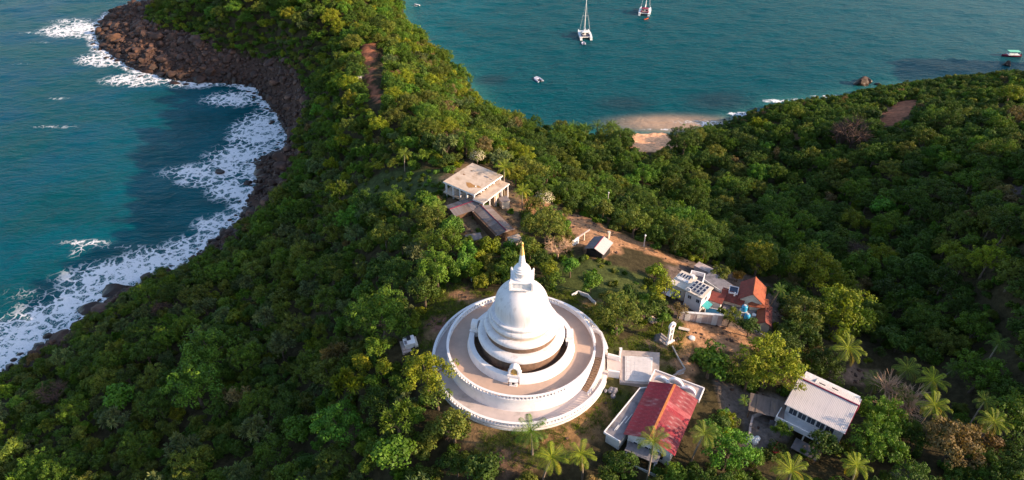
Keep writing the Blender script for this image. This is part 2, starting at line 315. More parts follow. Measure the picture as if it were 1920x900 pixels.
# ground colours (materials of the ground itself: litter, soil, dirt, sand, rock)
col=np.tile(np.array(LITTER),(len(xf),1))
vegW=hp([(min(max(x,2),1918),max(y,2)) for x,y in VEG_W]); vegW[0]=tuple(at(300,-12,6)[:2]); vegW[-1]=tuple(at(-10,722,3)[:2])
dv=seg_dist(xf,yf,vegW)
vegpoly=np.array([tuple(p) for p in top[::-1]][:0]+vegW+[(-260,-200),(900,-200),(900,330)]+[tuple(p) for p in coastE[::-1]]+[tuple(p) for p in top[::-1]])
INV=inside(xf,yf,vegpoly)
vj=fbm(xf,yf,.15,21)*3
rockm=np.clip((dv*np.where(INV,-1,1)+vj)/1.5+.5,0,1)*(yf>0)*(xf<60)
rockm=np.maximum(rockm,np.clip((3-ed)/2,0,1)*INS)
col=col*(1-rockm[:,None])+np.array(ROCKC)*rockm[:,None]
jx=xf+fbm(xf,yf,.25,31)*1.8; jy=yf+fbm(xf,yf,.25,41)*1.8
for poly,c in CLW:
    m=inside(jx,jy,poly); col[m]=c
nn=fbm(xf,yf,.2,51)
gm=inside(jx,jy,CLW[0][0])&(nn>.18); col[gm&(np.abs(col[:,0]-GRASS[0])<1e-6)]=(.19,.12,.06)
gm=inside(jx,jy,CLW[0][0])&(nn<-.15); col[gm&(np.abs(col[:,0]-GRASS[0])<1e-6)]=(.06,.065,.02)
# rough rock relief
rk=np.abs(fbm(xf,yf,.16,61,5))*4.0*rockm*INS*np.clip(D/2,0,1)
h=h+rk; HG=h.reshape(XX.shape)
def grid_mesh(name,X,Y,Z,mats,smooth=True):
    ny,nx=X.shape; me=bpy.data.meshes.new(name); me.vertices.add(nx*ny)
    me.vertices.foreach_set('co',np.stack([X.ravel(),Y.ravel(),Z.ravel()],1).astype(np.float32).ravel())
    idx=np.arange(nx*ny).reshape(ny,nx); q=np.stack([idx[:-1,:-1],idx[:-1,1:],idx[1:,1:],idx[1:,:-1]],-1).reshape(-1,4)
    me.loops.add(len(q)*4); me.loops.foreach_set('vertex_index',q.ravel().astype(np.int32)); me.polygons.add(len(q))
    me.polygons.foreach_set('loop_start',(np.arange(len(q))*4).astype(np.int32)); me.polygons.foreach_set('loop_total',np.full(len(q),4,np.int32))
    me.update(calc_edges=True); me.validate()
    if smooth: me.shade_smooth()
    me.materials.append(mats); return me
def vcol(me,name,arr):
    a=me.attributes.new(name,'FLOAT_COLOR','POINT'); c=np.ones((len(arr),4),np.float32); c[:,:3]=arr; a.data.foreach_set('color',c.ravel())
def vflo(me,name,arr):
    a=me.attributes.new(name,'FLOAT','POINT'); a.data.foreach_set('value',np.asarray(arr,np.float32))
def groundmat():
    m,t,b=newmat('ground'); N=t.nodes; L=t.links; b.inputs['Roughness'].default_value=.95; b.inputs['Specular IOR Level'].default_value=.1
    a=N.new('ShaderNodeAttribute'); a.attribute_name='soil'; g=N.new('ShaderNodeNewGeometry')
    n=N.new('ShaderNodeTexNoise'); n.inputs['Scale'].default_value=.9; n.inputs['Detail'].default_value=8; n.inputs['Roughness'].default_value=.7; L.new(g.outputs['Position'],n.inputs['Vector'])
    r=N.new('ShaderNodeMapRange'); r.inputs[1].default_value=.3; r.inputs[2].default_value=.7; r.inputs[3].default_value=.42; r.inputs[4].default_value=1.5; L.new(n.outputs[0],r.inputs[0])
    mx=N.new('ShaderNodeMix'); mx.data_type='RGBA'; mx.blend_type='MULTIPLY'; mx.inputs[0].default_value=1; L.new(a.outputs['Color'],mx.inputs[6]); L.new(r.outputs[0],mx.inputs[7]); L.new(mx.outputs[2],b.inputs['Base Color'])
    n2=N.new('ShaderNodeTexNoise'); n2.inputs['Scale'].default_value=2.5; n2.inputs['Detail'].default_value=6; L.new(g.outputs['Position'],n2.inputs['Vector'])
    bp=N.new('ShaderNodeBump'); bp.inputs['Strength'].default_value=.6; bp.inputs['Distance'].default_value=.2; L.new(n2.outputs[0],bp.inputs['Height']); L.new(bp.outputs[0],b.inputs['Normal'])
    return m
gme=grid_mesh('terrain',XX,YY,HG,groundmat()); vcol(gme,'soil',col); tag(link('terrain',gme),kind='structure')
# ---------------------------------------------------------------- sea
def axis(lo,hi,st,far):
    a=list(np.arange(lo,hi+1e-6,st)); s=st
    while a[-1]<far: s*=1.35; a.append(a[-1]+s)
    s=st
    while a[0]>-far: s*=1.35; a.insert(0,a[0]-s)
    return np.array(a)
sx=axis(-300,300,1.2,9000); sy=axis(45,430,1.2,9000)
SX,SY=np.meshgrid(sx,sy); fx,fy=SX.ravel(),SY.ravel()
near=(np.abs(fx)<320)&(fy>30)&(fy<450)
SD=np.full(len(fx),400.0); SDE=np.full(len(fx),400.0)
SD[near]=seg_dist(fx[near],fy[near],[tuple(p) for p in coastW]); SDE[near]=seg_dist(fx[near],fy[near],[tuple(p) for p in coastE])
SZ=(fbm(fx*.45+fy*.12,fy,.22,71,3)*.42+fbm(fx,fy*1.7,.05,77,2)*.12)*near
foam=np.clip(1-SD/(4.0+4.5*np.clip(fbm(fx,fy,.02,81,2)+.45,0,1)),0,1)*1.0
for (px,py,rx,ry,s) in [(165,55,22,11,.95),(205,110,15,9,.8),(262,150,16,7,.8),(140,40,16,6,.55),(360,160,13,5,.6),(440,185,13,8,.8),(495,240,12,16,1),(450,290,12,9,.9),(400,322,17,6,.85),(375,340,9,4,.7),(440,350,9,9,.8),(410,420,8,6,.8),
   (370,460,10,6,.8),(310,490,14,7,.9),(240,520,18,8,.95),(190,560,15,9,.95),(130,600,15,10,.95),(60,640,18,10,1),(10,670,16,12,1),(90,575,14,5,.45),(180,535,16,5,.5),(350,480,14,4,.6),
   (160,455,9,2.2,.62),(240,463,14,1.4,.5),(150,468,3,5,.5),(110,185,6,1.6,.45),(60,62,8,1.6,.5),(100,238,14,2.2,.42),(60,550,11,4,.38),(40,120,9,1.6,.35),(80,80,9,1.6,.4),(1330,232,7,3,.62),(1290,228,11,3,.4),(1250,243,12,1.1,.55),(1385,214,7,2,.75),(1455,190,6,1.8,.7),(1500,187,6,1.6,.6),(1560,181,9,1.4,.7),(1630,170,6,1.4,.8),(780,12,3,1,.5)]:
    c=at(px,py,0); q=((fx-c[0])/rx)**2+((fy-c[1])/ry)**2; foam=np.maximum(foam,s*np.exp(-q*.9)) if s<.7 else np.maximum(foam,s*np.clip(1.35-np.sqrt(q)*.9,0,1))
foam*=.64
shal=np.exp(-np.minimum(SDE,SD+60)/7.0)
bc=at(1262,225,0); beach=np.exp(-(((fx-bc[0])/25)**2+((fy-bc[1]+3)/8)**2))*1.0; reef=np.zeros(len(fx))
for (px,py,r) in [(1170,195,9),(1350,190,12),(920,150,7)]:
    c=at(px,py,0); reef=np.maximum(reef,np.exp(-(((fx-c[0])/r/1.5)**2+((fy-c[1])/r)**2)))
def seamat():
    m,t,b=newmat('sea_water'); N=t.nodes; L=t.links
    g=N.new('ShaderNodeNewGeometry'); pos=g.outputs['Position']
    def att(n):
        a=N.new('ShaderNodeAttribute'); a.attribute_name=n; return a.outputs['Fac']
    def noise(sc,det=5,rough=.6,stretch=(1,1,1),dist=0,rot=0):
        mp=N.new('ShaderNodeMapping'); mp.inputs['Scale'].default_value=stretch; mp.inputs['Rotation'].default_value=(0,0,rot); L.new(pos,mp.inputs[0])
        n=N.new('ShaderNodeTexNoise'); n.inputs['Scale'].default_value=sc; n.inputs['Detail'].default_value=det; n.inputs['Roughness'].default_value=rough; n.inputs['Distortion'].default_value=dist; L.new(mp.outputs[0],n.inputs['Vector']); return n.outputs[0]
    def mr(x,a,b_,c=0,d=1):
        r=N.new('ShaderNodeMapRange'); r.interpolation_type='SMOOTHSTEP'; r.inputs[1].default_value=a; r.inputs[2].default_value=b_; r.inputs[3].default_value=c; r.inputs[4].default_value=d; L.new(x,r.inputs[0]); return r.outputs[0]
    def mix(f,a,c):
        x=N.new('ShaderNodeMix'); x.data_type='RGBA'; L.new(f,x.inputs[0])
        for s,v in ((6,a),(7,c)):
            if isinstance(v,tuple): x.inputs[s].default_value=(*v,1)
            else: L.new(v,x.inputs[s])
        return x.outputs[2]
    def math_(op,a,c):
        x=N.new('ShaderNodeMath'); x.operation=op
        for s,v in ((0,a),(1,c)):
            if isinstance(v,(int,float)): x.inputs[s].default_value=v
            else: L.new(v,x.inputs[s])
        return x.outputs[0]
    sep=N.new('ShaderNodeSeparateXYZ'); L.new(pos,sep.inputs[0])
    deep=mix(mr(sep.outputs[0],-190,-90),(.0005,.054,.098),(.0005,.088,.112)); deep=mix(mr(sep.outputs[0],-50,20),deep,(.0005,.060,.077))  # cove base lighter and greener, offsetting the ridge's shade in the colour
    c=mix(mr(noise(.03,4,.6,(1,1.6,1)),.35,.65),deep,(.0005,.058,.074))
    c=mix(mr(noise(.35,5,.65,(.6,1.8,1),0,.15),.5,.72,0,.45),c,(.002,.085,.115))
    c=mix(mr(noise(.9,4,.6,(.6,1.9,1),0,-.1),.52,.72,0,.3),c,(.008,.105,.135))
    c=mix(mr(sep.outputs[0],90,360,0,.7),c,(.03,.10,.125))  # paler towards far right: sky reflection put into the water colour
    c=mix(mr(att('shallow'),.05,1,0,.75),c,(.03,.15,.14))
    c=mix(mr(att('beach'),.1,.95),c,(.36,.25,.18))
    c=mix(mr(att('reef'),.2,1,0,.7),c,(.012,.035,.05))
    # foam: a torn net of white lines that closes up where the surf is strong
    f=att('foam')
    def voro(sc,warp,ws):
        n=N.new('ShaderNodeTexNoise'); n.inputs['Scale'].default_value=ws; n.inputs['Detail'].default_value=4; L.new(pos,n.inputs['Vector'])
        vm=N.new('ShaderNodeVectorMath'); vm.operation='MULTIPLY_ADD'; L.new(n.outputs['Color'],vm.inputs[0]); vm.inputs[1].default_value=(warp,warp,warp); L.new(pos,vm.inputs[2])
        v=N.new('ShaderNodeTexVoronoi'); v.feature='DISTANCE_TO_EDGE'; v.inputs['Scale'].default_value=sc; L.new(vm.outputs[0],v.inputs['Vector']); return v.outputs['Distance']
    big=noise(.16,6,.7,(1,1,1),.8); f2=math_('ADD',f,math_('MULTIPLY',math_('SUBTRACT',big,.5),1.5)); f2=math_('MULTIPLY',f2,mr(f,.03,.25))
    e1=voro(.32,5.0,.35); e2=voro(1.05,1.6,1.2); fine=noise(2.6,6,.75)
    t1=math_('MULTIPLY',f2,.30); t2=math_('MULTIPLY',math_('SUBTRACT',f2,.3),.34)
    l1=mr(math_('SUBTRACT',t1,e1),-.03,.05); l2=mr(math_('SUBTRACT',t2,e2),-.05,.09); solid=mr(math_('ADD',f2,math_('MULTIPLY',math_('SUBTRACT',fine,.5),2.2)),.82,1.3)
    fm=math_('MAXIMUM',math_('MAXIMUM',l1,l2),solid); fm=math_('MULTIPLY',fm,mr(fine,.25,.5,.45,1)); fm=math_('MULTIPLY',fm,mr(f,.10,.4)); 
    haze=mr(f2,.1,.9,0,.6); c=mix(haze,c,(.08,.25,.29))
    c=mix(fm,c,(.78,.78,.82))
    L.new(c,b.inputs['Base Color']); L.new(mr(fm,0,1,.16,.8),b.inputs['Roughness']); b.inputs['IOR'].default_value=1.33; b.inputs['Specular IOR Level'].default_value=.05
    hgt=math_('ADD',math_('MULTIPLY',noise(.28,3,.5,(.75,1.7,1),.6,.2),1.4),math_('ADD',math_('MULTIPLY',noise(1.0,5,.6,(.7,1.5,1),.5,-.25),.5),math_('MULTIPLY',fm,.25)))
    bp=N.new('ShaderNodeBump'); bp.inputs['Strength'].default_value=.85; bp.inputs['Distance'].default_value=.5; L.new(hgt,bp.inputs['Height']); L.new(bp.outputs[0],b.inputs['Normal'])
    return m
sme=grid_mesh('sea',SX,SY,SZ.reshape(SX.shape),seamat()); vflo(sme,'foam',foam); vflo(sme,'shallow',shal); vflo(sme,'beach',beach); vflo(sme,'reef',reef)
tag(link('sea',sme),kind='structure')
# ---------------------------------------------------------------- the stupa and its terraces
PX,PY=1.42,75.2; OX,OY=1.36,74.44; TWO=2*math.pi
st=empty('stupa',(PX,PY,40.2),0,'large white domed Buddhist stupa with gilded spire tip on a round two-level terrace','stupa')
def P_(name,mb,mats,parent=None,smooth=True,**k):
    """mesh given in world coordinates, stored relative to the stupa's base"""
    mb.v=[(x-PX,y-PY,z-40.2) for x,y,z in mb.v] if parent is None else [(x-PX,y-PY,z-40.2) for x,y,z in mb.v]
    return mb.build(name,mats,parent or st,smooth,**k)
oc=(OX,OY)
P_('lower_terrace',MB().lathe([(0.01,41.0),(13.45,41.0),(13.45,40.9),(13.75,40.9),(13.75,39.0)],160,oc),M['terrace2'])
WALK0,WALK1=R(-20.5),R(3.5)      # opening in the outer rail where the walkway leaves
def arc_wall(prof,a0,a1,n,c=oc,**k): return MB().lathe(prof,n,c,a0,a1,close=True,**k)
b1=P_('outer_balustrade',arc_wall([(13.4,41.86),(13.72,41.86),(13.76,41.92),(13.76,42.02),(13.36,42.02),(13.36,41.92)],WALK1,WALK0+TWO,180),M['white'])
P_('balustrade_curb',arc_wall([(13.42,41.0),(13.72,41.0),(13.72,41.28),(13.42,41.28)],WALK1,WALK0+TWO,180),M['white'],b1)
m_=MB(); nb=150
for k in range(nb):
    a=WALK1+(WALK0+TWO-WALK1)*(k+.5)/nb; big=k%6==0
    w_=.2 if big else .085
    m_.lathe([(13.46,41.27),(13.66,41.27),(13.66,41.87),(13.46,41.87)],1,oc,a-w_/13.5,a+w_/13.5,close=True)
tag(P_('baluster_row',m_,M['white'],b1,False),kind='stuff')
# plinth band below the outer rail
P_('terrace_wall',arc_wall([(13.76,39.0),(13.84,39.0),(13.84,40.8),(13.8,40.95),(13.76,40.95)],WALK1,WALK0+TWO,180),M['white2'])
# drum that carries the upper terrace (slightly oval), its coping and rail
EY=.965; uc=(PX,PY); tc_=(PX,PY-.38)
def uarc(prof,a0,a1,n): return MB().lathe(prof,n,tc_,a0,a1,1,EY,close=True)
P_('upper_terrace',MB().lathe([(0.01,43.2),(11.25,43.2)],160,tc_,0,TWO,1,EY),M['terrace'])
SA,SB,LA=R(-39),R(-12.5),R(14)    # stair foot, stair head, landing end
P_('drum_wall',MB().lathe([(11.55,41.0),(11.5,41.1),(11.42,42.9),(11.5,42.95),(11.5,43.2),(11.22,43.2)],160,tc_,0,TWO,1,EY),M['white'])
g0,g1=R(0),R(348)
b2=P_('upper_balustrade',uarc([(11.2,44.0),(11.48,44.0),(11.52,44.06),(11.52,44.15),(11.16,44.15),(11.16,44.06)],R(-2),R(-11)+TWO-R(0),160),M['white'])
P_('balustrade_curb',uarc([(11.2,43.2),(11.5,43.2),(11.5,43.46),(11.2,43.46)],R(-2),R(-11)+TWO,160),M['white'],b2)
m_=MB(); a0,a1=R(-2),R(-11)+TWO; nb=128
for k in range(nb):
    a=a0+(a1-a0)*(k+.5)/nb
    solid = (a>R(-2) and a<R(55)) or a>R(305)      # plain panel stretches beside the stair
    w_=.2 if k%6==0 else .085
    if solid: w_=(a1-a0)/nb*11.4/2*1.02
    m_.lathe([(11.24,43.45),(11.44,43.45),(11.44,44.01),(11.24,44.01)],1,tc_,a-w_/11.4,a+w_/11.4,1,EY,close=True)
tag(P_('baluster_row',m_,M['white'],b2,False),kind='stuff')
# stair along the drum with its own curved outer wall
P_('stair_landing',uarc([(11.4,41.0),(12.75,41.0),(12.75,43.19),(11.4,43.19)],SB,LA,14),M['terrace'])
stair=empty('staircase',(0,0,0)); stair.parent=st
ns=15
for k in range(ns):
    a=SB-(SB-SA)*(k+1)/ns; a2=SB-(SB-SA)*k/ns; zt=43.19-(k+1)*(2.19/(ns+1))
    P_('step',uarc([(11.5,41.0),(12.6,41.0),(12.6,zt),(11.5,zt)],a,a2,2),M['step'],stair,False)
mw=MB(); K=44
vs=[];fs=[]
for k in range(K+1):
    t=k/K; a=SA-R(1.5)+(R(17)-SA+R(1.5))*t
    zz=43.95 if a>SB else 41.35+(43.95-41.35)*max(0,(a-SA+R(1.5))/(SB-SA+R(1.5)))
    ro=12.95-max(0,(a-R(8))/R(9))**2*1.35; ri=ro-.3
    for r_,z_ in ((ri,41.0),(ro,41.0),(ro,zz),(ri,zz)): vs.append((tc_[0]+r_*math.cos(a),tc_[1]+r_*EY*math.sin(a),z_))
for k in range(K):
    for j in range(4): fs.append((k*4+j,k*4+4+j,k*4+4+(j+1)%4,k*4+(j+1)%4))
fs+=[(0,1,2,3),(K*4+3,K*4+2,K*4+1,K*4)]
P_('stair_wall',mw.add(vs,fs),M['white'],stair)
# ring parapet in four arcs with offering niches between
NA=[math.atan2(at(967,690,44.2)[1]-PY,at(967,690,44.2)[0]-PX)]
NA=[NA[0]+k*math.pi/2+o for k,o in enumerate((0,R(8),0,R(-8)))]
gap=R(6)
for k in range(4):
    a0=NA[k]+gap; a1=NA[(k+1)%4]-gap
    while a1<a0: a1+=TWO
    P_('parapet_wall',arc_wall([(8.35,43.2),(8.15,44.15),(8.05,44.45),(7.3,44.45),(7.25,43.2)],a0,a1,36,uc),M['white'])
P_('moat_floor',MB().lathe([(6.0,43.45),(7.35,43.45)],96,uc),M['moat'])
for k in range(4):
    a=NA[k]; c,s=math.cos(a),math.sin(a); nroot=empty('niche',(7.65*c,7.65*s,43.2-40.2),a-math.pi/2); nroot.parent=st   # local +y faces out
    MB().box(-.85,.85,-.75,.35,0,1.35).box(-1.0,1.0,-.85,.45,1.35,1.5).build('niche_base',M['white'],nroot)
    # arched hood: ring of wall around an opening that faces outward
    m_=MB(); n=14; vs=[];fs=[]
    for i in range(n+1):
        t=math.pi*i/n
        for rr_,zz in ((.8,1.0),(.52,.8)):
            x=-rr_*math.cos(t); z=1.95+zz*math.sin(t)
            vs+= [(x,.3,z),(x,-.7,z)]
    vs2=[]; 
    for i in range(n):
        a_=i*4; b_=(i+1)*4
        fs+=[(a_,b_,b_+2,a_+2),(a_+1,a_+3,b_+3,b_+1),(a_,a_+1,b_+1,b_),(a_+2,b_+2,b_+3,a_+3)]
    m_.add(vs,fs); m_.box(-.8,-.52,-.7,.3,1.5,1.95); m_.box(.52,.8,-.7,.3,1.5,1.95); m_.box(-.8,.8,-.85,-.7,1.5,2.0)
    m_.add([(-.8*math.cos(math.pi*i/n),-.71,1.95+1.0*math.sin(math.pi*i/n)) for i in range(n+1)],[tuple(range(n+1))])
    m_.build('niche_hood',M['white'],nroot,True)
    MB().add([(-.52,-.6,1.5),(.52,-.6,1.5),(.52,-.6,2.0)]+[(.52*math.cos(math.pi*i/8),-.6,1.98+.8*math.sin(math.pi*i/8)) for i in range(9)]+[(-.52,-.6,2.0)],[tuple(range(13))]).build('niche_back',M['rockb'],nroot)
    if k==0:
        MB().box(-.6,.6,.5,1.15,0,.08).box(-.5,-.38,.55,.67,.08,.85).box(.38,.5,.55,.67,.08,.85).box(-.5,-.38,.95,1.07,.08,.85).box(.38,.5,.95,1.07,.08,.85).box(-.62,.62,.48,1.15,.85,.97).build('offering_table',M['white'],nroot)
        MB().box(-.2,.2,1.0,1.14,.4,.7).build('donation_box',M['dark'],nroot)
# seated gilded figure in the front niche: one lathe-free closed body
def buddha():
    bm=bmesh.new(); V={}
    sk=[('pelvis',(0,0,.12),.2),('belly',(0,0,.3),.17),('chest',(0,0,.48),.19),('neck',(0,0,.62),.07),('head',(0,.01,.72),.1),('top',(0,0,.83),.05),
        ('sl',(-.2,0,.53),.07),('el',(-.27,.08,.33),.055),('hl',(-.06,.2,.24),.045),('sr',(.2,0,.53),.07),('er',(.27,.08,.33),.055),('hr',(.06,.2,.24),.045),
        ('kl',(-.33,.16,.09),.1),('fl',(.02,.27,.07),.07),('kr',(.33,.16,.09),.1),('fr',(-.02,.25,.1),.06)]
    for n,p,r in sk: V[n]=bm.verts.new(p)
    for a,b in [('pelvis','belly'),('belly','chest'),('chest','neck'),('neck','head'),('head','top'),('chest','sl'),('sl','el'),('el','hl'),('chest','sr'),('sr','er'),('er','hr'),('pelvis','kl'),('kl','fl'),('pelvis','kr'),('kr','fr')]: bm.edges.new((V[a],V[b]))
    me=bpy.data.meshes.new('statue'); bm.to_mesh(me); bm.free(); me.materials.append(M['gold'])
    a=NA[0]; o=link('seated_statue',me,None,(PX+7.6*math.cos(a),PY+7.6*math.sin(a),43.2+1.5),(0,0,a-math.pi/2),(1.35,1.35,1.35))
    md=o.modifiers.new('skin','SKIN'); 
    for i,(n,p,r) in enumerate(sk): me.skin_vertices[0].data[i].radius=(r,r)
    me.skin_vertices[0].data[0].use_root=True
    o.modifiers.new('sub','SUBSURF').levels=1
    tag(o,'small golden seated Buddha figure inside the arched niche at the front of the stupa','statue')
buddha()
# three curving base tiers (paasada), each an overhanging lip with a recess beneath, its shade and warm bounce put into the colour
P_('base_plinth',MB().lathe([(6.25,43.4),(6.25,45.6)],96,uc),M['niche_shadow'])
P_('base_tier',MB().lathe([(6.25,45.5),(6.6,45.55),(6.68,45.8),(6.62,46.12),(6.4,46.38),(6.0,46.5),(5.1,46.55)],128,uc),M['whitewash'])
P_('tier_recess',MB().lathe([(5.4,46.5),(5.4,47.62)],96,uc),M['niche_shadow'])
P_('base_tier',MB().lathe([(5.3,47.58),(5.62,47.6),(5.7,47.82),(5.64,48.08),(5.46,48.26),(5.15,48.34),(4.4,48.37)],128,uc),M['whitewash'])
P_('tier_recess',MB().lathe([(4.68,48.33),(4.68,49.05)],96,uc),M['bounce_tan_plaster'])
P_('base_tier',MB().lathe([(4.6,49.0),(4.86,49.02),(4.94,49.2),(4.9,49.45),(4.74,49.62),(4.4,49.68)],128,uc),M['whitewash'])
P_('dome',MB().lathe([(4.4,49.7),(4.58,49.98),(4.6,50.2),(4.54,50.3),(4.04,50.33),(4.0,50.55),(3.98,51.75)]+[(3.98*math.cos(t*math.pi/28),51.75+3.62*math.sin(t*math.pi/28)) for t in range(1,14)]+[(.02,55.37)],128,uc),M['whitewash'])
yaw=R(-4)
hr=empty('harmika',(0,0,54.5-40.2),yaw); hr.parent=st
def cut(n,mb,m='white',**k): return mb.build(n,M[m],hr,**k)
cut('pedestal',MB().box(-1.5,1.5,-1.5,1.5,-1.0,.25))
cut('pedestal_step',MB().box(-1.2,1.2,-1.2,1.2,.25,.95))
for sx_ in (-1,1):
    for t in (-.6,-.2,.2,.6):
        cut('pilaster',MB().box(sx_*1.2-.06+.06*sx_,sx_*1.2+.06+.06*sx_,t*1.7-.1,t*1.7+.1,.25,.95)); cut('pilaster',MB().box(t*1.7-.1,t*1.7+.1,sx_*1.2-.06+.06*sx_,sx_*1.2+.06+.06*sx_,.25,.95))
    for t in (-.7,0,.7):
        cut('chamber_panel',MB().box(t-.28,t+.28,sx_*1.45-.03,sx_*1.45+.03,1.3,2.05)); cut('chamber_panel',MB().box(sx_*1.45-.03,sx_*1.45+.03,t-.28,t+.28,1.3,2.05))
cut('chamber_cornice',MB().box(-1.72,1.72,-1.72,1.72,.95,1.1).box(-1.6,1.6,-1.6,1.6,1.1,1.2))
cut('chamber',MB().box(-1.45,1.45,-1.45,1.45,1.2,2.15))
cut('chamber_coping',MB().box(-1.6,1.6,-1.6,1.6,2.15,2.3))
fin=None
for ax,ay in ((-1,-1),(1,-1),(1,1),(-1,1)):
    f_=MB().box(-.14,.14,-.14,.14,0,1.15); f_.add([(-.14,-.14,1.15),(.14,-.14,1.15),(.14,.14,1.15),(-.14,.14,1.15),(0,0,1.5)],[(0,1,4),(1,2,4),(2,3,4),(3,0,4)])
    if fin is None: fin=f_.mesh('corner_fin',M['white'])
    link('corner_fin',fin,hr,(ax*1.6,ay*1.6,1.2))
P_('spire',MB().lathe([(1.3,56.7),(1.28,57.0),(.95,57.1),(1.0,57.45),(1.2,57.8),(1.26,58.12),(1.08,58.22),(1.12,58.42),(.9,58.55),(.93,58.7),(.7,58.85),(.5,58.95)]+[q for k in range(7) for q in ((.54-.032*k,59.0+.26*k),(.45-.03*k,59.17+.26*k))]+[(.3,60.85)],48,uc),M['white'])
P_('spire_tip',MB().lathe([q for k in range(6) for q in ((.37-.035*k,60.85+.26*k),(.28-.035*k,61.03+.26*k))]+[(.09,62.4),(.2,62.48),(.23,62.62),(.16,62.8),(.03,63.0)],24,uc),M['gold'])
# walkway, forecourt and tiled pad east of the terrace
wk=empty('forecourt',(20,72,40),0,'pale square forecourt with white slab pad joined to the terrace by a short walkway','forecourt')
def W_(n,mb,m,parent=None,smooth=False):
    mb.v=[(x-20,y-72,z-40) for x,y,z in mb.v]; return mb.build(n,M[m],parent or wk,smooth)
ZC=40.9
q=[at(1162,717,ZC),at(1235,722,ZC),at(1237,661,ZC),at(1161,656,ZC)]
W_('court_slab',MB().slab([(p[0],p[1],ZC) for p in q],1.6),'plaza')
ww=[at(1135,694,41.02),at(1164,694,41.02),at(1164,668,41.02),at(1135,664,41.02)]
W_('walkway',MB().slab([(p[0],p[1],41.0) for p in ww],1.7),'terrace2')
for (xa,ya,xb,yb) in [(1140,663,1163,669),(1141,694,1162,697)]:
    A=Vector(at(xa,ya,41.9)); B=Vector(at(xb,yb,41.9)); d=(B-A).normalized(); n_=Vector((-d.y,d.x,0))*.15
    W_('walkway_wall',MB().slab([tuple(v) for v in (A-n_,B-n_,B+n_,A+n_)],1.9),'white')
p0=at(1163,663,41.9); W_('lamp_pillar',MB().box(p0[0]-.13,p0[0]+.13,p0[1]-.13,p0[1]+.13,40.9,42.9).box(p0[0]-.2,p0[0]+.2,p0[1]-.2,p0[1]+.2,42.9,43.05),'white')
pad=[np.array(at(*c,ZC+.15)) for c in ((1172,713),(1222,716),(1224,670),(1172,667))]
W_('pad_border',MB().slab([tuple(p) for p in pad],.25),'white2')
n=6
for i in range(n):
    for j in range(n):
        def bl(u,v): return pad[0]*(1-u)*(1-v)+pad[1]*u*(1-v)+pad[2]*u*v+pad[3]*(1-u)*v
        u0,u1=.04+.92*i/n+.004,.04+.92*(i+1)/n-.004; v0,v1=.04+.92*j/n+.004,.04+.92*(j+1)/n-.004; zz=.02+rng.random()*.012
        W_('paving_slab',MB().slab([tuple(bl(u,v)+np.array([0,0,zz+.0])) for u,v in ((u0,v0),(u1,v0),(u1,v1),(u0,v1))],.06),'paving')
# ---------------------------------------------------------------- buildings
def rect(pa,pb,pd,z):
    """survey a rectangle from three corners at height z (counter-clockwise: a, b, then d next to a) -> corner a, heading, length, width"""
    A,B,D=[np.array(at(*p,z)[:2]) for p in (pa,pb,pd)]; u=(B-A)/np.linalg.norm(B-A); n=np.array([-u[1],u[0]])
    return A,math.atan2(u[1],u[0]),float(np.linalg.norm(B-A)),float((D-A)@n)
def root(name,A,ang,z,label,cat,group=None): return empty(name,(A[0],A[1],z),ang,label,cat,group)
def sheets(parent,name,x0,x1,p_lo,p_hi,mats,wid=.9,amp=.03,lift=.0,nr=4):
    """row of corrugated roof sheets along x from x0 to x1; p_lo / p_hi = (y, z) of eave and ridge"""
    n=max(1,round((x1-x0)/wid)); w_=(x1-x0)/n; me={}
    for i in range(n):
        m=mats[int(rng.integers(len(mats)))]
        if m not in me:
            mb=MB(); vs=[];fs=[]; k=nr*2
            for j in range(k+1):
                x=-.01+(w_+.03)*j/k; dz=amp*(j%2)
                vs+=[(x,p_lo[0],p_lo[1]+dz),(x,p_hi[0],p_hi[1]+dz)]
            for j in range(k): fs.append((j*2,j*2+2,j*2+3,j*2+1))
            mb.add(vs,fs)
            mb.add([(0,p_lo[0],p_lo[1]-.03),(w_,p_lo[0],p_lo[1]-.03),(w_,p_hi[0],p_hi[1]-.03),(0,p_hi[0],p_hi[1]-.03)],[(0,1,2,3)])
            me[m]=mb.mesh('roof_sheet',M[m],fix=False)
        link('roof_sheet',me[m],parent,(x0+i*w_,0,lift+float(rng.random())*.02))
def window(parent,x,y,z,w_,h_,axis='x',out=-1,frame='white'):
    """framed window with a pane set back in a wall; axis = wall direction, out = side it faces"""
    t=.05; f=MB()
    def bx(a0,a1,z0,z1,d0,d1,m=f):
        d0,d1=sorted((d0*out,d1*out))
        if axis=='x': m.box(x+a0,x+a1,y+d0,y+d1,z+z0,z+z1)
        else: m.box(x+d0,x+d1,y+a0,y+a1,z+z0,z+z1)
    bx(0,t,0,h_,-.02,.06); bx(w_-t,w_,0,h_,-.02,.06); bx(t,w_-t,0,t,-.02,.06); bx(t,w_-t,h_-t,h_,-.02,.06); bx(w_/2-.02,w_/2+.02,t,h_-t,-.01,.05)
    fo=f.build('window',M[frame],parent); g=MB(); bx(t,w_-t,t,h_-t,-.01,.02,g); g.build('pane',M['glass'],fo)
# ---- red-roofed image hall
z=42.3
A,ang,L,W=rect((1172,815),(1262,853),(1250,727),z); g=38.6; h_=z-g
hall=root('image_hall',A,ang,g,'temple hall with faded red sheet roof, orange-lit ridge and three white arches over the porch','hall')
MB().box(.35,L-.35,.35,W-.1,-1,h_-.08).build('wall',M['white2'],hall)
rise=1.35
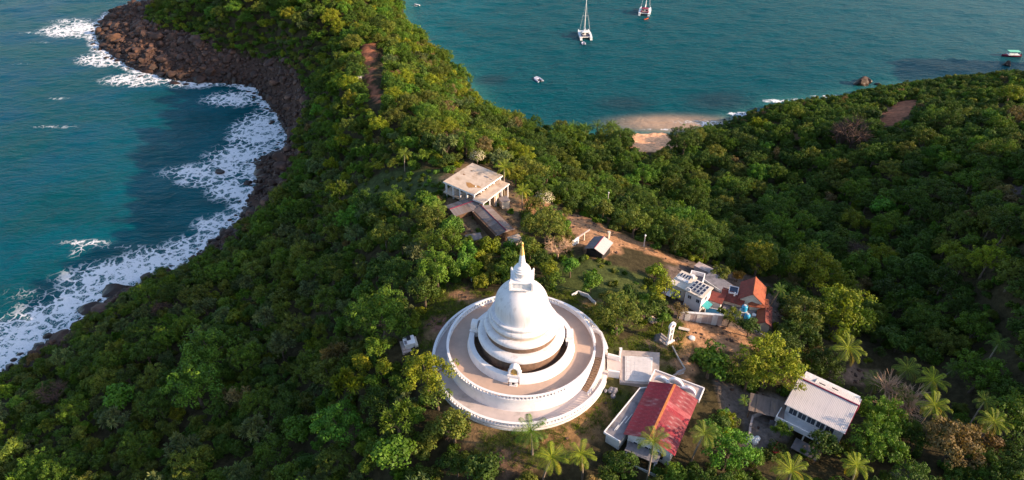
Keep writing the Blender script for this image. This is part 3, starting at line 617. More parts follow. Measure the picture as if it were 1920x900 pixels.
# sheets run across the ridge: build slopes with x along the ridge by turning a holder
for side in (0,1):
    hold=empty('roof_slope',(0 if side==0 else L,0 if side==0 else W,0),math.pi/2 if side==0 else -math.pi/2); hold.parent=hall
    # local x runs along the eave, local y runs from eave (0) inward/outward to ridge
    sgn=-1 if side==0 else -1
    sheets(hold,'roof_sheet',0,W,(.25,h_-.05),(-L/2,h_+rise),['red_roof','red_roof','red_roof2'] if side==0 else ['red_roof2','red_roof2','red_roof3','red_roof'],.85,.045)
MB().slab([(L/2-.16,-.1,h_+rise+.08),(L/2+.16,-.1,h_+rise+.08),(L/2+.16,W+.02,h_+rise+.08),(L/2-.16,W+.02,h_+rise+.08)],.1).build('ridge_cap',M['ridge'],hall)
MB().add([(.35,.36,h_-.1),(L-.35,.36,h_-.1),(L/2,.36,h_+rise-.12),(.35,.5,h_-.1),(L-.35,.5,h_-.1),(L/2,.5,h_+rise-.12)],[(0,1,2),(5,4,3),(0,3,4,1),(1,4,5,2),(2,5,3,0)]).build('gable',M['white2'],hall)
for i in range(4): window(hall,L-.35,2+i*W/5,1.2,1.3,1.5,'y',1)
for i in range(3): window(hall,1.2+i*(L-2)/3,.35,1.2,1.2,1.5,'x',-1)
MB().box(.6,L-1.6,-1.4,.3,h_-1.5,h_-1.38).build('rear_lean_to_roof',M['greyroof'],hall)
[MB().box(x,x+.18,-1.3,-1.1,-1,h_-1.5).build('lean_to_post',M['white2'],hall) for x in (.8,L-2)]
MB().box(.4,L-.6,-2.1,-2.0,-1,1.0).build('lean_to_wall',M['white2'],hall)
# porch: flat canopy with upstand edges, screen wall with three arches at the gable
A2,an2,L2,W2=rect((1250,727),(1330,773),(1267,708),z-.2)
por=empty('porch',(0,W,0)); por.parent=hall
D=4*0+W2
MB().slab([(-.3,.02,h_-.25),(L+.35,.02,h_-.25),(L+.35,D,h_-.25),(-.3,D,h_-.25)],.3).build('porch_roof',M['pinkwall'],por)
MB().box(-.42,-.28,.02,D+.1,h_-.6,h_-.02).box(L+.33,L+.47,.02,D+.1,h_-.6,h_-.02).box(-.28,L+.33,D-.02,D+.12,h_-.6,h_-.02).build('porch_edge',M['white'],por)
for i in range(3):
    cx=L*(.2+.3*i); r0=L*.155 if i!=1 else L*.17; zc=h_+.45+(.55 if i==1 else 0)
    n=18; vs=[];fs=[]
    for j in range(n+1):
        t=math.pi*j/n
        for r_ in (r0,r0-.24):
            vs+=[(cx-r_*math.cos(t),.55,zc+r_*1.02*math.sin(t)),(cx-r_*math.cos(t),.15,zc+r_*1.02*math.sin(t))]
    for j in range(n):
        a_=j*4;b_=a_+4; fs+=[(a_,b_,b_+2,a_+2),(a_+1,a_+3,b_+3,b_+1),(a_,a_+1,b_+1,b_),(a_+2,b_+2,b_+3,a_+3)]
    ar=MB().add(vs,fs).build('arch',M['white'],por,True)
    mm=MB(); pts=[(cx-(r0-.23)*math.cos(math.pi*j/n),.42,zc+(r0-.23)*1.02*math.sin(math.pi*j/n)) for j in range(n+1)]; mm.add(pts,[tuple(range(n+1))]); mm.add([(x,.3,z_) for x,_,z_ in pts],[tuple(range(n,-1,-1))]); mm.build('arch_panel',M['whiteroof'],ar)
for x in (L*.345,L*.655): MB().box(x-.2,x+.2,.12,.6,h_-.3,h_+1.0).box(x-.28,x+.28,.06,.66,h_+1.0,h_+1.12).build('arch_pier',M['white'],por)
for i in range(4): MB().box(.2+(L-.6)*i/3,.5+(L-.6)*i/3,D-.45,D-.15,-1.2,h_-.6).build('porch_column',M['white'],por)
# ---- grey flat annex
z=41.9; A,ang,L,W=rect((1163,827),(1234,736),(1140,803),z); g=39
an=root('flat_roof_annex',A,ang,g,'long low grey annex with stained flat roof and white edge beside the red-roofed hall','annex'); h_=z-g
MB().slab([(0,0,h_),(L-.1,0,h_),(L,.6,h_),(L,W-.9,h_),(L-.9,W,h_),(0,W,h_)],.22).build('roof',M['greyroof'],an)
MB().box(.15,L-.2,.15,W-.15,-1.2,h_-.24).build('wall',M['white2'],an)
MB().box(-.05,L-.9,W,W+.13,h_-.25,h_+.14).build('roof_edge',M['white'],an); MB().box(-.16,-.02,-.02,W+.13,h_-.25,h_+.1).build('roof_edge',M['white'],an)
MB().slab([(L-.9,W+.1,h_+.12),(L-1.0,W,h_+.12),(L+.02,W-.95,h_+.12),(L+.12,W-.9,h_+.12)],.35).build('roof_edge',M['white'],an)
for (x0,x1,y0,y1) in [(1.2,4.2,W-1.1,W-1.0),(1.0,2.2,1.5,1.62),(3,5,W-1.5,W-1.42),(L-2.6,L-1.6,W-1.3,W-1.2)]: MB().box(x0,x1,y0,y1,h_,h_+.08).build('roof_pipe',M['white2'],an)
for i in range(4): window(an,1+i*(L-3)/3,W-.15,.9,1.1,1.1,'x',1)
# ---- white-roofed building
z=40.7; g=36.0
A,ang,L,W=rect((1471,757),(1584,813),(1498,718),z); h_=z-g
wb=root('two_storey_house',A,ang,g,'two-storey house with pale pink-white sheet roof in two long slopes','house')
MB().box(.35,L-.2,.5,W*1.6,-1.5,h_-.1).build('wall',M['white2'],wb)
sheets(wb,'roof_sheet',0,L,(-.1,h_),(W,h_+.9),['whiteroof'],.9,.03)
A3,a3,L3,W3=rect((1522,727),(1607,778),(1535,711),z+.4); u=np.array([math.cos(ang),math.sin(ang)]); n_=np.array([-u[1],u[0]]); off=A3-A; ox,oy=float(off@u),float(off@n_)
sheets(wb,'roof_sheet',ox,L+.1,(W+.35,h_+.75),(W+.35+W3,h_-.1),['whiteroof'],.9,.03)
MB().box(-.1,L+.1,W-.02,W+.12,h_+.8,h_+1.12).build('ridge_board',M['maroon'],wb)
MB().box(-.1,ox,W+.12,W+.85,h_+.62,h_+.72).build('ridge_ledge',M['whiteroof'],wb)
MB().box(L+.0,L+.12,-.1,W,h_-.15,h_-.02).box(L+.1,L+.22,W,W+W3,h_-.2,h_-.08).build('barge_board',M['maroon'],wb)
t1=[np.array(at(*p,z-.6)[:2])-A for p in ((1508,702),(1519,725),(1532,712))]; t1=[(float(p@u),float(p@n_),h_-.4) for p in t1]
MB().slab(t1 if (t1[1][0]-t1[0][0])*(t1[2][1]-t1[0][1])-(t1[1][1]-t1[0][1])*(t1[2][0]-t1[0][0])>0 else t1[::-1],.08).build('side_canopy',M['whiteroof'],wb)
for k in range(2): MB().box(ox+.6+k*1.8,ox+1.5+k*1.8,W+1.0+k*.3,W+1.15+k*.3,h_+.78-k*.1,h_+.86-k*.1).build('roof_vent',M['dark'],wb)
MB().box(-.2,L*.72,-1.5,.5,h_-2.45,h_-2.3).build('balcony_floor',M['white2'],wb); MB().box(-.2,L*.72,-1.62,-1.5,h_-2.45,h_-1.5).build('balcony_wall',M['white'],wb); MB().box(-.32,-.2,-1.62,.5,h_-2.45,h_-1.5).build('balcony_wall',M['white'],wb)
for i in range(4): MB().box(-.1+i*L*.235,.1+i*L*.235,-1.5,-1.3,-1.5,h_-2.45).build('balcony_post',M['white2'],wb)
for i in range(5): window(wb,.8+i*(L-2)/5,.5,h_-1.9,1.2,1.3,'x',-1); 
for i in range(4): window(wb,.8+i*(L-2)/4,.5,.5,1.2,1.3,'x',-1)
for i in range(2): window(wb,L-.2,1.2+i*2.3,h_-2.2,1.2,1.2,'y',1)
MB().box(3.2,6.8,-3.9,-1.7,h_-3.6,h_-3.5).box(3.3,3.4,-3.8,-3.7,-1.5,h_-3.6).box(6.6,6.7,-3.8,-3.7,-1.5,h_-3.6).build('porch_roof',M['zinc'],wb)
# ---- old low walls / rubble and clutter in front of it
z=37
def wall_line(name,pts,zt,th,hh,mat,label,cat,group=None):
    P3=[np.array(at(x,y,zt)[:2]) for x,y in pts]; r=empty(name,(P3[0][0],P3[0][1],zt-hh),0,label,cat,group)
    for i in range(len(P3)-1):
        d=P3[i+1]-P3[i]; d=d/np.linalg.norm(d); n=np.array([-d[1],d[0]])*th/2; e=d*th*.49*(1 if i else 0)
        q=[P3[i]-e-n,P3[i+1]-n,P3[i+1]+n,P3[i]-e+n]; MB().slab([(p[0]-P3[0][0],p[1]-P3[0][1],hh) for p in q],hh+.5).build('wall_section',M[mat],r)
    return r
wall_line('ruined_wall',[(1447,766),(1412,779),(1407,800),(1405,826)],37.6,.3,.9,'pinkwall','low broken wall curving through bare grey ground left of the two-storey house','wall')
wall_line('ruined_wall',[(1441,767),(1463,780),(1462,792),(1444,788)],37.9,.25,1.1,'greyroof','roofless grey block walls just left of the balcony of the two-storey house','wall')
x,y,gz=hit(1432,778); so_=empty('brushwood_shelter',(x,y,gz),R(-20),'low shelter roofed with dark worn sheets left of the two-storey house','shelter')
for i in range(5): MB().slab([(i*1.0-2.5,-1.6,1.9+.06*(i%2)),(i*1.0-1.45,-1.6,1.9+.06*(i%2)),(i*1.0-1.45,1.6,2.3+.06*(i%2)),(i*1.0-2.5,1.6,2.3+.06*(i%2))],.05).build('roof_sheet',M['zinc2'],so_)
for sx_,sy_ in ((-2.3,-1.4),(2.3,-1.4),(-2.3,1.4),(2.3,1.4)): MB().box(sx_-.07,sx_+.07,sy_-.07,sy_+.07,-.4,1.9).build('post',M['wood'],so_)
# ---- solar house in the walled compound
z=40.2; g=35.4; h_=z-g
A,ang,L,W=rect((1285,543),(1317,559),(1307,525),z)
sh=root('solar_house',A,ang,g,'white two-storey block with twelve dark solar panels covering its flat roof','house')
MB().box(.1,L-.1,.1,W-.1,-2,h_-.2).build('wall',M['white'],sh); MB().box(-.1,L+.1,-.1,W+.1,h_-.2,h_).build('roof',M['cream'],sh)
def panels(par,x0,y0,nx,ny,pw,ph,z0,tilt=.03):
    a=MB().box(0,pw-.12,0,ph-.07,0,.05).mesh('solar_panel',M['alu']); b=MB().box(.06,pw-.18,.06,ph-.13,.051,.062).mesh('cell_sheet',M['solar'])
    for i in range(nx):
        for j in range(ny):
            o=link('solar_panel',a,par,(x0+i*pw,y0+j*ph,z0+tilt*ph*j)); o.rotation_euler.x=tilt; link('cell_sheet',b,o)
panels(sh,.35,.5,4,3,(L-.6)/4,(W-.9)/3,h_+.12)
window(sh,L*.68,.1,h_-1.6,.7,.8,'x',-1,'alu'); window(sh,L*.2,.1,h_-1.6,.7,.8,'x',-1,'alu'); window(sh,L-.1,W*.35,h_-1.7,.9,1,'y',1)
MB().box(.2,.9,.15,.3,h_,h_+.5).build('inverter_box',M['white'],sh); MB().tube([(L-.5,.25,h_),(L-.5,.25,h_+.35),(L-.1,.25,h_+.4)],.09).build('pipe',M['white'],sh)
MB().slab([(L-.05,.6,h_-2.2),(L+1.1,.6,h_-2.5),(L+1.1,W-1.2,h_-2.5),(L-.05,W-1.2,h_-2.2)],.06).build('awning',M['teal'],sh)
z=39.3; h2=z-g; A,ang,L,W=rect((1257,530),(1285,543),(1276,506),z)
s2=root('beige_house',A,ang,g,'beige flat-roofed house with a row of four solar panels, left of the white block','house')
MB().box(.1,L-.1,.1,W-.1,-2,h2-.18).build('wall',M['cream'],s2); MB().box(-.1,L+.1,-.1,W+.1,h2-.18,h2).build('roof',M['cream'],s2)
panels(s2,.35,W*.58,4,1,(L-.8)/4,W*.26,h2+.15)
for k in range(2): 
    o=MB().box(.4+k*1.15,1.4+k*1.15,W*.36,W*.52,h2,h2+.28).build('skylight',M['white'],s2); MB().box(.48+k*1.15,1.32+k*1.15,W*.38,W*.5,h2+.281,h2+.295).build('pane',M['alu'],o)
MB().box(L-.9,L-.3,W*.8,W*.95,h2,h2+.5).build('water_tank',M['white'],s2)
MB().box(-.5,1.2,-1.9,-.1,h2-1.5,h2-1.4).build('lean_to_roof',M['whiteroof'],s2); window(s2,1.4,.1,h2-1.8,.9,1,'x',-1)
z=38.8; A,ang,L,W=rect((1291,523),(1311,528),(1288,504),z)
s3=root('roof_terrace',A,ang,g,'dark open roof terrace with white parapet behind the beige solar house','terrace')
L=max(L,2.6); h3=z-g
MB().box(0,L,0,W,-2,h3-.9).build('wall',M['white2'],s3); MB().box(.15,L-.15,.15,W-.15,h3-.9,h3-.85).build('floor',M['greyroof'],s3)
for b_ in ((0,L,W-.15,W),(0,.15,0,W-.15),(L-.15,L,0,W-.15)): MB().box(*b_,h3-.9,h3).build('parapet',M['white'],s3)
# compound retaining wall
p=[(1270,600),(1287,606),(1349,617)]
wl=[np.array(hit(x,y)[:2]) for x,y in ((1273,598),(1300,603),(1352,612))]
cw=empty('compound_wall',(wl[0][0],wl[0][1],35.2),0,'tall pinkish compound wall with three pale panels facing the dirt yard','wall')
for i in range(2):
    d=wl[i+1]-wl[i]; n2=np.linalg.norm(d); d/=n2; an_=math.atan2(d[1],d[0]); seg=empty('wall_section',(wl[i][0]-wl[0][0],wl[i][1]-wl[0][1],0),an_); seg.parent=cw
    MB().box(0,n2,0,.35,-.5,3.9-.12).build('render_face',M['pinkwall'],seg); MB().box(-.02,n2+.02,-.06,.41,3.78,3.92).build('coping',M['white2'],seg)
    MB().box(0,n2,-.08,-.003,-.5,1.0).build('plinth',M['pinkwall'],seg)
    for k in range(int(n2/1.15)): MB().box(k*1.15+.02,k*1.15+.06,-.025,0,1.0,3.78).build('joint_rib',M['white2'],seg)
    for t in ((.55,) if i==0 else (.18,.72)): MB().box(n2*t-.45,n2*t+.45,-.05,-.002,1.3,3.6).build('pale_panel',M['white2'],seg)
# covered yard between
z=35; A,ang,L,W=rect((1321,588),(1350,594),(1326,576),37.0)
tp=root('pool_cover',A,ang,36.2,'dark blue tarpaulin with white frame behind the compound wall','tarpaulin')
MB().slab([(.1,.1,.75),(L-.1,.1,.75),(L-.1,W-.1,.8),(.1,W-.1,.8)],.06).build('cover',M['tarp'],tp)
for b_ in ((0,L,0,.1),(0,L,W-.1,W),(0,.1,.1,W-.1),(L-.1,L,.1,W-.1)): MB().box(*b_,-.4,.86).build('frame',M['white'],tp)
z=38.0; A,ang,L,W=rect((1330,560),(1353,568),(1334,547),z)
rs=root('red_roof_shed',A,ang,35.5,'small shed with a smooth dull red roof between the solar block and the tiled house','shed')
MB().box(.1,L-.1,.1,W-.1,-1.5,2.2).build('wall',M['white2'],rs); MB().slab([(-.1,-.1,2.3),(L+.1,-.1,2.3),(L+.1,W+.1,2.75),(-.1,W+.1,2.75)],.1).build('roof',M['clay2'],rs)
# ---- tiled house
g=34.6
def tiled(name,A,ang,L,W,g,he,rise,mat,label,cat,overh=.25,hip=0.0,parent=None,mat2=None):
    """gable roof whose ridge runs along local x; rows of clay tiles as stepped courses"""
    r=root(name,A,ang,g,label,cat) if parent is None else parent
    MB().box(.15,L-.15,.15,W-.15,-2,he-.05).build('wall',M['cream'],r)
    for s in (0,1):
        mb=MB(); nc=max(4,int(W/2/.32)); hpx=hip
        for i in range(nc):
            t0,t1=i/nc,(i+1)/nc; y0,y1=-overh+(W/2+overh)*t0,-overh+(W/2+overh)*t1; z0,z1=he+rise*t0,he+rise*t1
            if s: y0,y1=W-y0,W-y1
            a0,a1=hpx*t0,hpx*t1
            xs0,xe0,xs1,xe1=-overh+a0,L+overh-a0,-overh+a1,L+overh-a1; nx=max(4,int((xe0-xs0)/.45))
            vs=[];fs=[]
            for k in range(nx+1):
                t=k/nx; bz=.035*(k%2)
                vs+=[(xs0+(xe0-xs0)*t,y0,z0+.05+bz),(xs1+(xe1-xs1)*t,y1,z1+bz)]
            for k in range(nx): fs.append((2*k,2*k+2,2*k+3,2*k+1) if not s else (2*k,2*k+1,2*k+3,2*k+2))
            mb.add(vs,fs)
        mb.slab([(-overh+.02,(-overh if not s else W/2),he-.04 if not s else he+rise-.04),(L+overh-.02,(-overh if not s else W/2),he-.04 if not s else he+rise-.04),(L+overh-.02-hip,(W/2 if not s else W+overh),he+rise-.04 if not s else he-.04),(-overh+.02+hip,(W/2 if not s else W+overh),he+rise-.04 if not s else he-.04)],.06)
        link('roof_slope',mb.mesh('roof_slope',M[mat if not s else (mat2 or mat)],fix=False),r)
    if hip:
        for e in (0,1):
            x0=-overh if not e else L+overh; x1=-overh+hip if not e else L+overh-hip
            pts=[(x0,-overh,he+.02),(x0,W+overh,he+.02),(x1,W/2,he+rise+.02)]; MB().add(pts+[(a,b,c-.08) for a,b,c in pts],[(0,2,1) if not e else (0,1,2),(3,4,5),(0,1,4,3)]).build('hip_end',M[mat],r)
    else:
        for xx in (.15,L-.15): MB().add([(xx-.05,.15,he-.05),(xx-.05,W-.15,he-.05),(xx-.05,W/2,he+rise-.15),(xx+.05,.15,he-.05),(xx+.05,W-.15,he-.05),(xx+.05,W/2,he+rise-.15)],[(0,1,2),(5,4,3),(0,3,4,1),(1,4,5,2),(2,5,3,0)]).build('gable',M['cream'],r)
    MB().tube([(-overh+hip,W/2,he+rise+.05),(L+overh-hip,W/2,he+rise+.05)],.1,6).build('ridge_tiles',M[mat],r)
    return r
z=38.2
# ridge runs away from the camera: turn the frame a quarter
A,ang,L,W=rect((1430,570),(1434,541),(1386,563),z)
th=tiled('tiled_house',A,ang,L,W,g,3.6,1.9,'clay','orange clay-tiled gable house, tallest roof of the walled compound','house',.3,0,mat2='clay2')  # right slope sunlit orange, left slope darker: light put into the tile colours
window(th,L*.3,.15,1.6,1,1.1,'x',-1); window(th,L*.65,.15,1.6,1,1.1,'x',-1)
z=37.4; A,ang,L,W=rect((1352,560),(1392,571),(1357,541),z)
tw=tiled('tiled_wing',A,ang,L,W,g,2.8,.9,'clay2','low tiled wing with a white-framed rooftop frame, left of the tallest clay roof','house')
MB().tube([(L*.55,.8,3.6),(L*.55,.8,4.4)],.14,8).build('roof_vent_pipe',M['white'],tw)
A,ang,L,W=rect((1366,548),(1383,552),(1367,535),38.4)
pf=root('water_heater_frame',A,ang,35.2,'white-framed dark glass rooftop panel behind the low tiled wing','roof panel')
MB().box(.08,L-.08,.08,W-.08,3.1,3.18).build('panel_glass',M['solar'],pf)
for b_ in ((0,L,0,.09),(0,L,W-.09,W),(0,.09,.09,W-.09),(L-.09,L,.09,W-.09)): MB().box(*b_,3.0,3.3).build('frame',M['white'],pf)
for sx_,sy_ in ((.1,.1),(L-.1,.1),(L-.1,W-.1),(.1,W-.1)): MB().box(sx_-.06,sx_+.06,sy_-.06,sy_+.06,-1,3).build('post',M['white'],pf)
z=37.5; A,ang,L,W=rect((1406,573),(1441,577),(1407,559),z)
tiled('tiled_extension',A,ang,L,W,g,2.9,.8,'clay','narrow clay-tiled extension in front of the tallest clay roof','house',.25,.8)
z=36.6
A,ang,L,W=rect((1445,612),(1446,578),(1420,608),z)
tiled('tiled_outbuilding',A,ang,L,W,33.9,2.7,.9,'clay2','dark red tiled outbuilding at the lower right end of the compound','outbuilding',.2,0,mat2='clay')
z=36; A,ang,L,W=rect((1412,618),(1426,619),(1414,592),z)
ya=root('white_yard_room',A,ang,33.9,'narrow white-walled room in front of the dark red tiled outbuilding','outbuilding')
MB().box(0,L,0,W,-2,2.1).build('wall',M['white2'],ya); MB().box(-.1,L+.1,-.1,W+.1,2.1,2.22).build('roof',M['villa'],ya); MB().tube([(L*.5,W*.9,2.2),(L*.5,W*.9,2.75)],.35,12).build('round_tank',M['white'],ya)
z=34; A,ang,L,W=rect((1352,590),(1410,606),(1355,567),36.4)
yd=root('service_yard',A,ang,34.4,'low white service rooms with flat grey roof under the blue tanks','outbuilding')
MB().box(0,L,0,W,-2,1.9).build('wall',M['white2'],yd); MB().box(-.08,L+.08,-.08,W+.08,1.9,2.0).build('roof',M['greyroof'],yd)
for x in (L*.3,L*.62): MB().box(x-.06,x+.06,0.05,W-.05,2.0,2.4).build('roof_upstand',M['white2'],yd)
for (px,py,zz,lab) in ((1398,570,38.7,'blue plastic water tank on the compound roof, the farther and taller of two'),(1403,586,37.7,'blue plastic water tank nearer the yard trees, the lower of two')):
    c=at(px,py,zz); o=empty('water_tank',(c[0],c[1],zz-1.5),0,lab,'water tank')
    MB().lathe([(0.01,0),(.5,0),(.52,.1),(.5,.3),(.54,.35),(.5,.6),(.54,.65),(.5,.95),(.42,1.05),(.2,1.15)],24).build('tank_body',M['blue'],o,True); MB().lathe([(.24,1.13),(.24,1.25),(.02,1.28)],16).build('lid',M['alu'],o,True)
    MB().box(-.55,.55,-.55,.55,-1.2,-.01).build('tank_stand',M['white2'],o)
# grey slabs behind compound
z=35.6; A,ang,L,W=rect((1312,522),(1350,548),(1322,500),z)
cs=root('concrete_platform',A,ang,35.1,'stained grey concrete platform behind the solar-panelled houses','platform')
MB().box(0,L,0,W,-1.5,.5).build('deck',M['greyroof'],cs); MB().box(0,L,-.003,.15,.5,.9).build('edge',M['white2'],cs)
A,ang,L,W=rect((1302,498),(1330,512),(1306,488),34.6)
cs=root('rubble_pad',A,ang,34.1,'pale broken concrete pad at the end of the dirt track above the compound','platform'); MB().box(0,L,0,W,-1.5,.5).build('deck',M['pinkwall'],cs)
wall_line('boundary_wall',[(1352,592),(1412,617),(1440,632),(1462,650)],36.0,.25,1.4,'pinkwall','low boundary wall running on right from the compound wall','wall')
# ---- villa
z=41.4; g=37.6; h_=z-g
A,ang,L,W=rect((831,340),(889,365),(882,304),z)
vi=root('flat_roof_villa',A,ang,g,'open white villa under a wide flat concrete roof with brown stains','villa')
MB().box(0,L,0,W,h_-.3,h_).build('roof_slab',M['villa'],vi); MB().box(-.03,L+.03,-.03,W+.03,h_-.36,h_-.04).build('roof_edge',M['white'],vi)
MB().box(1.5,L-2.2,2.0,W-1.5,-1.5,h_-.36).build('inner_wall',M['villa'],vi)
for i in range(5):
    MB().box(.3+i*(L-.9)/4,.6+i*(L-.9)/4,.3,.6,-1.5,h_-.36).build('column',M['white'],vi)
    if i: MB().box(L-.6,L-.3,.3+i*(W-.9)/4,.6+i*(W-.9)/4,-1.5,h_-.36).build('column',M['white'],vi)
MB().box(-.2,L,.0,W,h_-3.0,h_-2.75).build('floor_slab',M['villa'],vi)
for (x,y,r_) in ((L*.66,W*.24,1.35),(L*.86,W*.3,.6),(L*.2,W*.5,.35),(L*.24,W*.72,.3)):
    m_=MB(); vs=[]; n=9
    for k in range(n): vs.append((x+r_*(1+.3*math.sin(k*2.1))*math.cos(2*math.pi*k/n),y+r_*.6*(1+.3*math.cos(k*1.7))*math.sin(2*math.pi*k/n),h_+.012))
    m_.slab(vs,.01); m_.build('stain_patch',M['stain'] if r_>.5 else M['rockb'],vi)
for (x,y,a_) in ((L*.72,W*.72,.55),(L*.88,W*.7,.3)): MB().slab([(x+a_*math.cos(2*math.pi*k/10)*1.3,y+a_*.55*math.sin(2*math.pi*k/10),h_+.012) for k in range(10)],.01).build('roof_puddle',M['greyroof'],vi)
for i in range(3): window(vi,2.2+i*2.6,2.0,h_-2.4,1.4,1.5,'x',-1,'wood')
for i in range(3): window(vi,L-2.2,2.6+i*2.2,h_-2.4,1.3,1.5,'y',1,'wood')
z2=40.4; A2,a2,L2,W2=rect((906,381),(955,344),(891,370),z2)
vt=root('villa_terrace',A2,a2,g,'lower flat terrace roof on columns along the right side of the villa','terrace'); hh=z2-g
MB().box(0,L2,0,W2,hh-.25,hh).build('roof_slab',M['villa'],vt); MB().box(-.03,L2+.03,-.03,W2+.03,hh-.3,hh-.05).build('roof_edge',M['white'],vt)
for i in range(5): MB().box(.2+i*(L2-.6)/4,.42+i*(L2-.6)/4,.15,.37,-1.5,hh-.3).build('column',M['white'],vt)
MB().box(L2*.45,L2*.62,.3,W2-.3,-1.5,hh-.3).build('wall',M['villa'],vt)
MB().slab([(L2*.4,W2-.02,hh+.05),(L2*.4+.35,W2-.02,hh+.05),(L2*.3+.35,W2+1.6,hh+1.1),(L2*.3,W2+1.6,hh+1.1)],.15).build('stair_flight',M['white'],vt)
# corrugated sheds in front of the villa
def gable_shed(name,pa,pb,pd,z,g,he_drop,mats,label,asym=.5,rise=.8,ends=True):
    """roof footprint from eave corners; ridge parallel to a-b"""
    A,ang,L,W=rect(pa,pb,pd,z); h_=z-g; r=root(name,A,ang,g,label,'shed')
    sheets(r,'roof_sheet',0,L,(-.05,h_),(W*asym,h_+rise),mats,.85,.04)
    hold=empty('far_slope',(L,W,0),math.pi); hold.parent=r; sheets(hold,'roof_sheet',0,L,(-.05,h_),(W*(1-asym)-.001,h_+rise),mats,.85,.04)
    MB().box(.3,L-.3,.4,W-.4,-1.5,h_-.05).build('wall',M['wood'],r); MB().tube([(0,W*asym,h_+rise+.05),(L,W*asym,h_+rise+.05)],.1,6).build('ridge_cap',M['maroon'],r)
    for xx in (.3,L-.4): MB().add([(xx,.4,h_-.05),(xx,W-.4,h_-.05),(xx,W*asym,h_+rise-.15),(xx+.1,.4,h_-.05),(xx+.1,W-.4,h_-.05),(xx+.1,W*asym,h_+rise-.15)],[(0,1,2),(5,4,3),(0,3,4,1),(1,4,5,2),(2,5,3,0)]).build('gable',M['pinkwall'],r)
    return r
gable_shed('corrugated_shed',(853,406),(905,388),(838,385),39.3,37.5,0,['zinc','zinc','zinc2'],'short grey corrugated-roofed shed lying crosswise below the villa',.5,.5)
gable_shed('corrugated_shed',(934,442),(887,394),(968,434),39.3,37.5,0,['zinc','zinc2'],'long dark corrugated-roofed shed reaching from the villa towards the stupa',.5,.5)
A,ang,L,W=rect((876,452),(905,447),(880,440),38.9); r=root('sheet_shelter',A,ang,37.4,'tiny flat-roofed sheet shelter among trees left of the long corrugated shed','shelter'); MB().slab([(0,0,1.4),(L,0,1.4),(L,W,1.6),(0,W,1.6)],.06).build('roof',M['zinc'],r)
for sx_,sy_ in ((.1,.1),(L-.1,.1),(L-.1,W-.1),(.1,W-.1)): MB().box(sx_-.06,sx_+.06,sy_-.06,sy_+.06,-1,1.38).build('post',M['wood'],r)
A,ang,L,W=rect((941,380),(957,376),(944,368),38.6); r=root('stone_hut',A,ang,37.0,'small pale-roofed hut right of the villa terrace','hut'); MB().box(.1,L-.1,.1,W-.1,-1,1.5).build('wall',M['cream'],r); MB().box(0,L,0,W,1.5,1.62).build('roof',M['zinc'],r)
A,ang,L,W=rect((958,454),(980,447),(955,444),39.3); r=root('lean_to',A,ang,37.8,'sunlit pale lean-to roof just behind the tip of the spire','shed'); MB().box(.1,L-.1,.1,W-.1,-1,1.3).build('wall',M['cream'],r); MB().slab([(0,0,1.35),(L,0,1.35),(L,W,1.6),(0,W,1.6)],.08).build('roof',M['villa'],r)
# ---- hut by the track
z=39.9; A,ang,L,W=rect((1131,478),(1149,455),(1099,463),z)
hu=root('track_hut',A,ang,37.7,'small dark hut with striped pale sheet roof beside the dirt track','hut'); h_=z-37.7
sheets(hu,'roof_sheet',0,L,(-.1,h_),(W*.5,h_+.8),['whiteroof','zinc','whiteroof'],.55,.05,nr=3)
hold=empty('far_slope',(L,W,0),math.pi); hold.parent=hu; sheets(hold,'roof_sheet',0,L,(-.1,h_),(W*.5-.001,h_+.8),['zinc','greyroof'],.7,.05)
MB().box(.25,L-.25,.3,W-.3,-1.5,h_-.05).build('wall',M['dark'],hu); MB().tube([(0,W/2,h_+.86),(L,W/2,h_+.86)],.08,6).build('ridge_cap',M['maroon'],hu)
A,ang,L,W=rect((1074,452),(1086,444),(1071,449),39.4); r=root('whitewashed_shelter',A,ang,37.5,'bright whitewashed wall and beam of a roadside shelter left of the track hut','shelter')
MB().box(0,L,0,.2,-.5,1.9).build('wall',M['white'],r); MB().box(L,L+3.4,0.0,.2,1.7,1.95).build('beam',M['pinkwall'],r); MB().box(L+1.6,L+1.85,0,.2,-.5,1.7).build('post',M['cream'],r)
c=hit(1141,447); o=empty('gate_post',(c[0],c[1],c[2]),R(20),'orange-lit stone post standing behind the track hut','post'); MB().box(-.2,.2,-.2,.2,-.3,1.5).build('shaft',M['cream'],o); MB().box(-.28,.28,-.28,.28,1.5,1.65).build('cap',M['cream'],o)
# ---- bell-gate tower
b=at(1255,640,38.6); gt=empty('gate_tower',(b[0],b[1],float(ground(b[0],b[1])[0])),R(38),'tall slim white gate frame with a round opening at its top','gate')
hz=5.8
MB().box(-1.1,1.1,-.45,.45,-.4,.35).box(-.95,.95,-.35,.35,.35,.6).build('base_block',M['white'],gt)
MB().box(-.75,-.38,-.22,.22,.6,hz-1.2).build('post',M['white'],gt); MB().box(.38,.75,-.22,.22,.6,hz-1.2).build('post',M['white'],gt)
for zz in (2.6,4.2): MB().box(-.38,.38,-.18,.18,zz,zz+.28).build('cross_bar',M['white'],gt)
m_=MB(); n=28; vs=[];fs=[]
for j in range(n):
    t=2*math.pi*j/n
    for r_ in (1.0,.5): vs+=[(r_*math.cos(t),-.26,hz-.5+r_*math.sin(t)),(r_*math.cos(t),.26,hz-.5+r_*math.sin(t))]
for j in range(n):
    a_=j*4;b_=((j+1)%n)*4; fs+=[(a_,b_,b_+2,a_+2),(a_+1,a_+3,b_+3,b_+1),(a_,a_+1,b_+1,b_),(a_+2,b_+2,b_+3,a_+3)]
m_.add(vs,fs).build('ring_head',M['white'],gt,True)
MB().lathe([(.02,-.55),(.3,-.5),(.26,-.2),(.16,0),(.02,.05)],14).build('bell',M['rockb'],gt,True,loc=(0,0,hz-.35),scale=(.8,.8,.8))
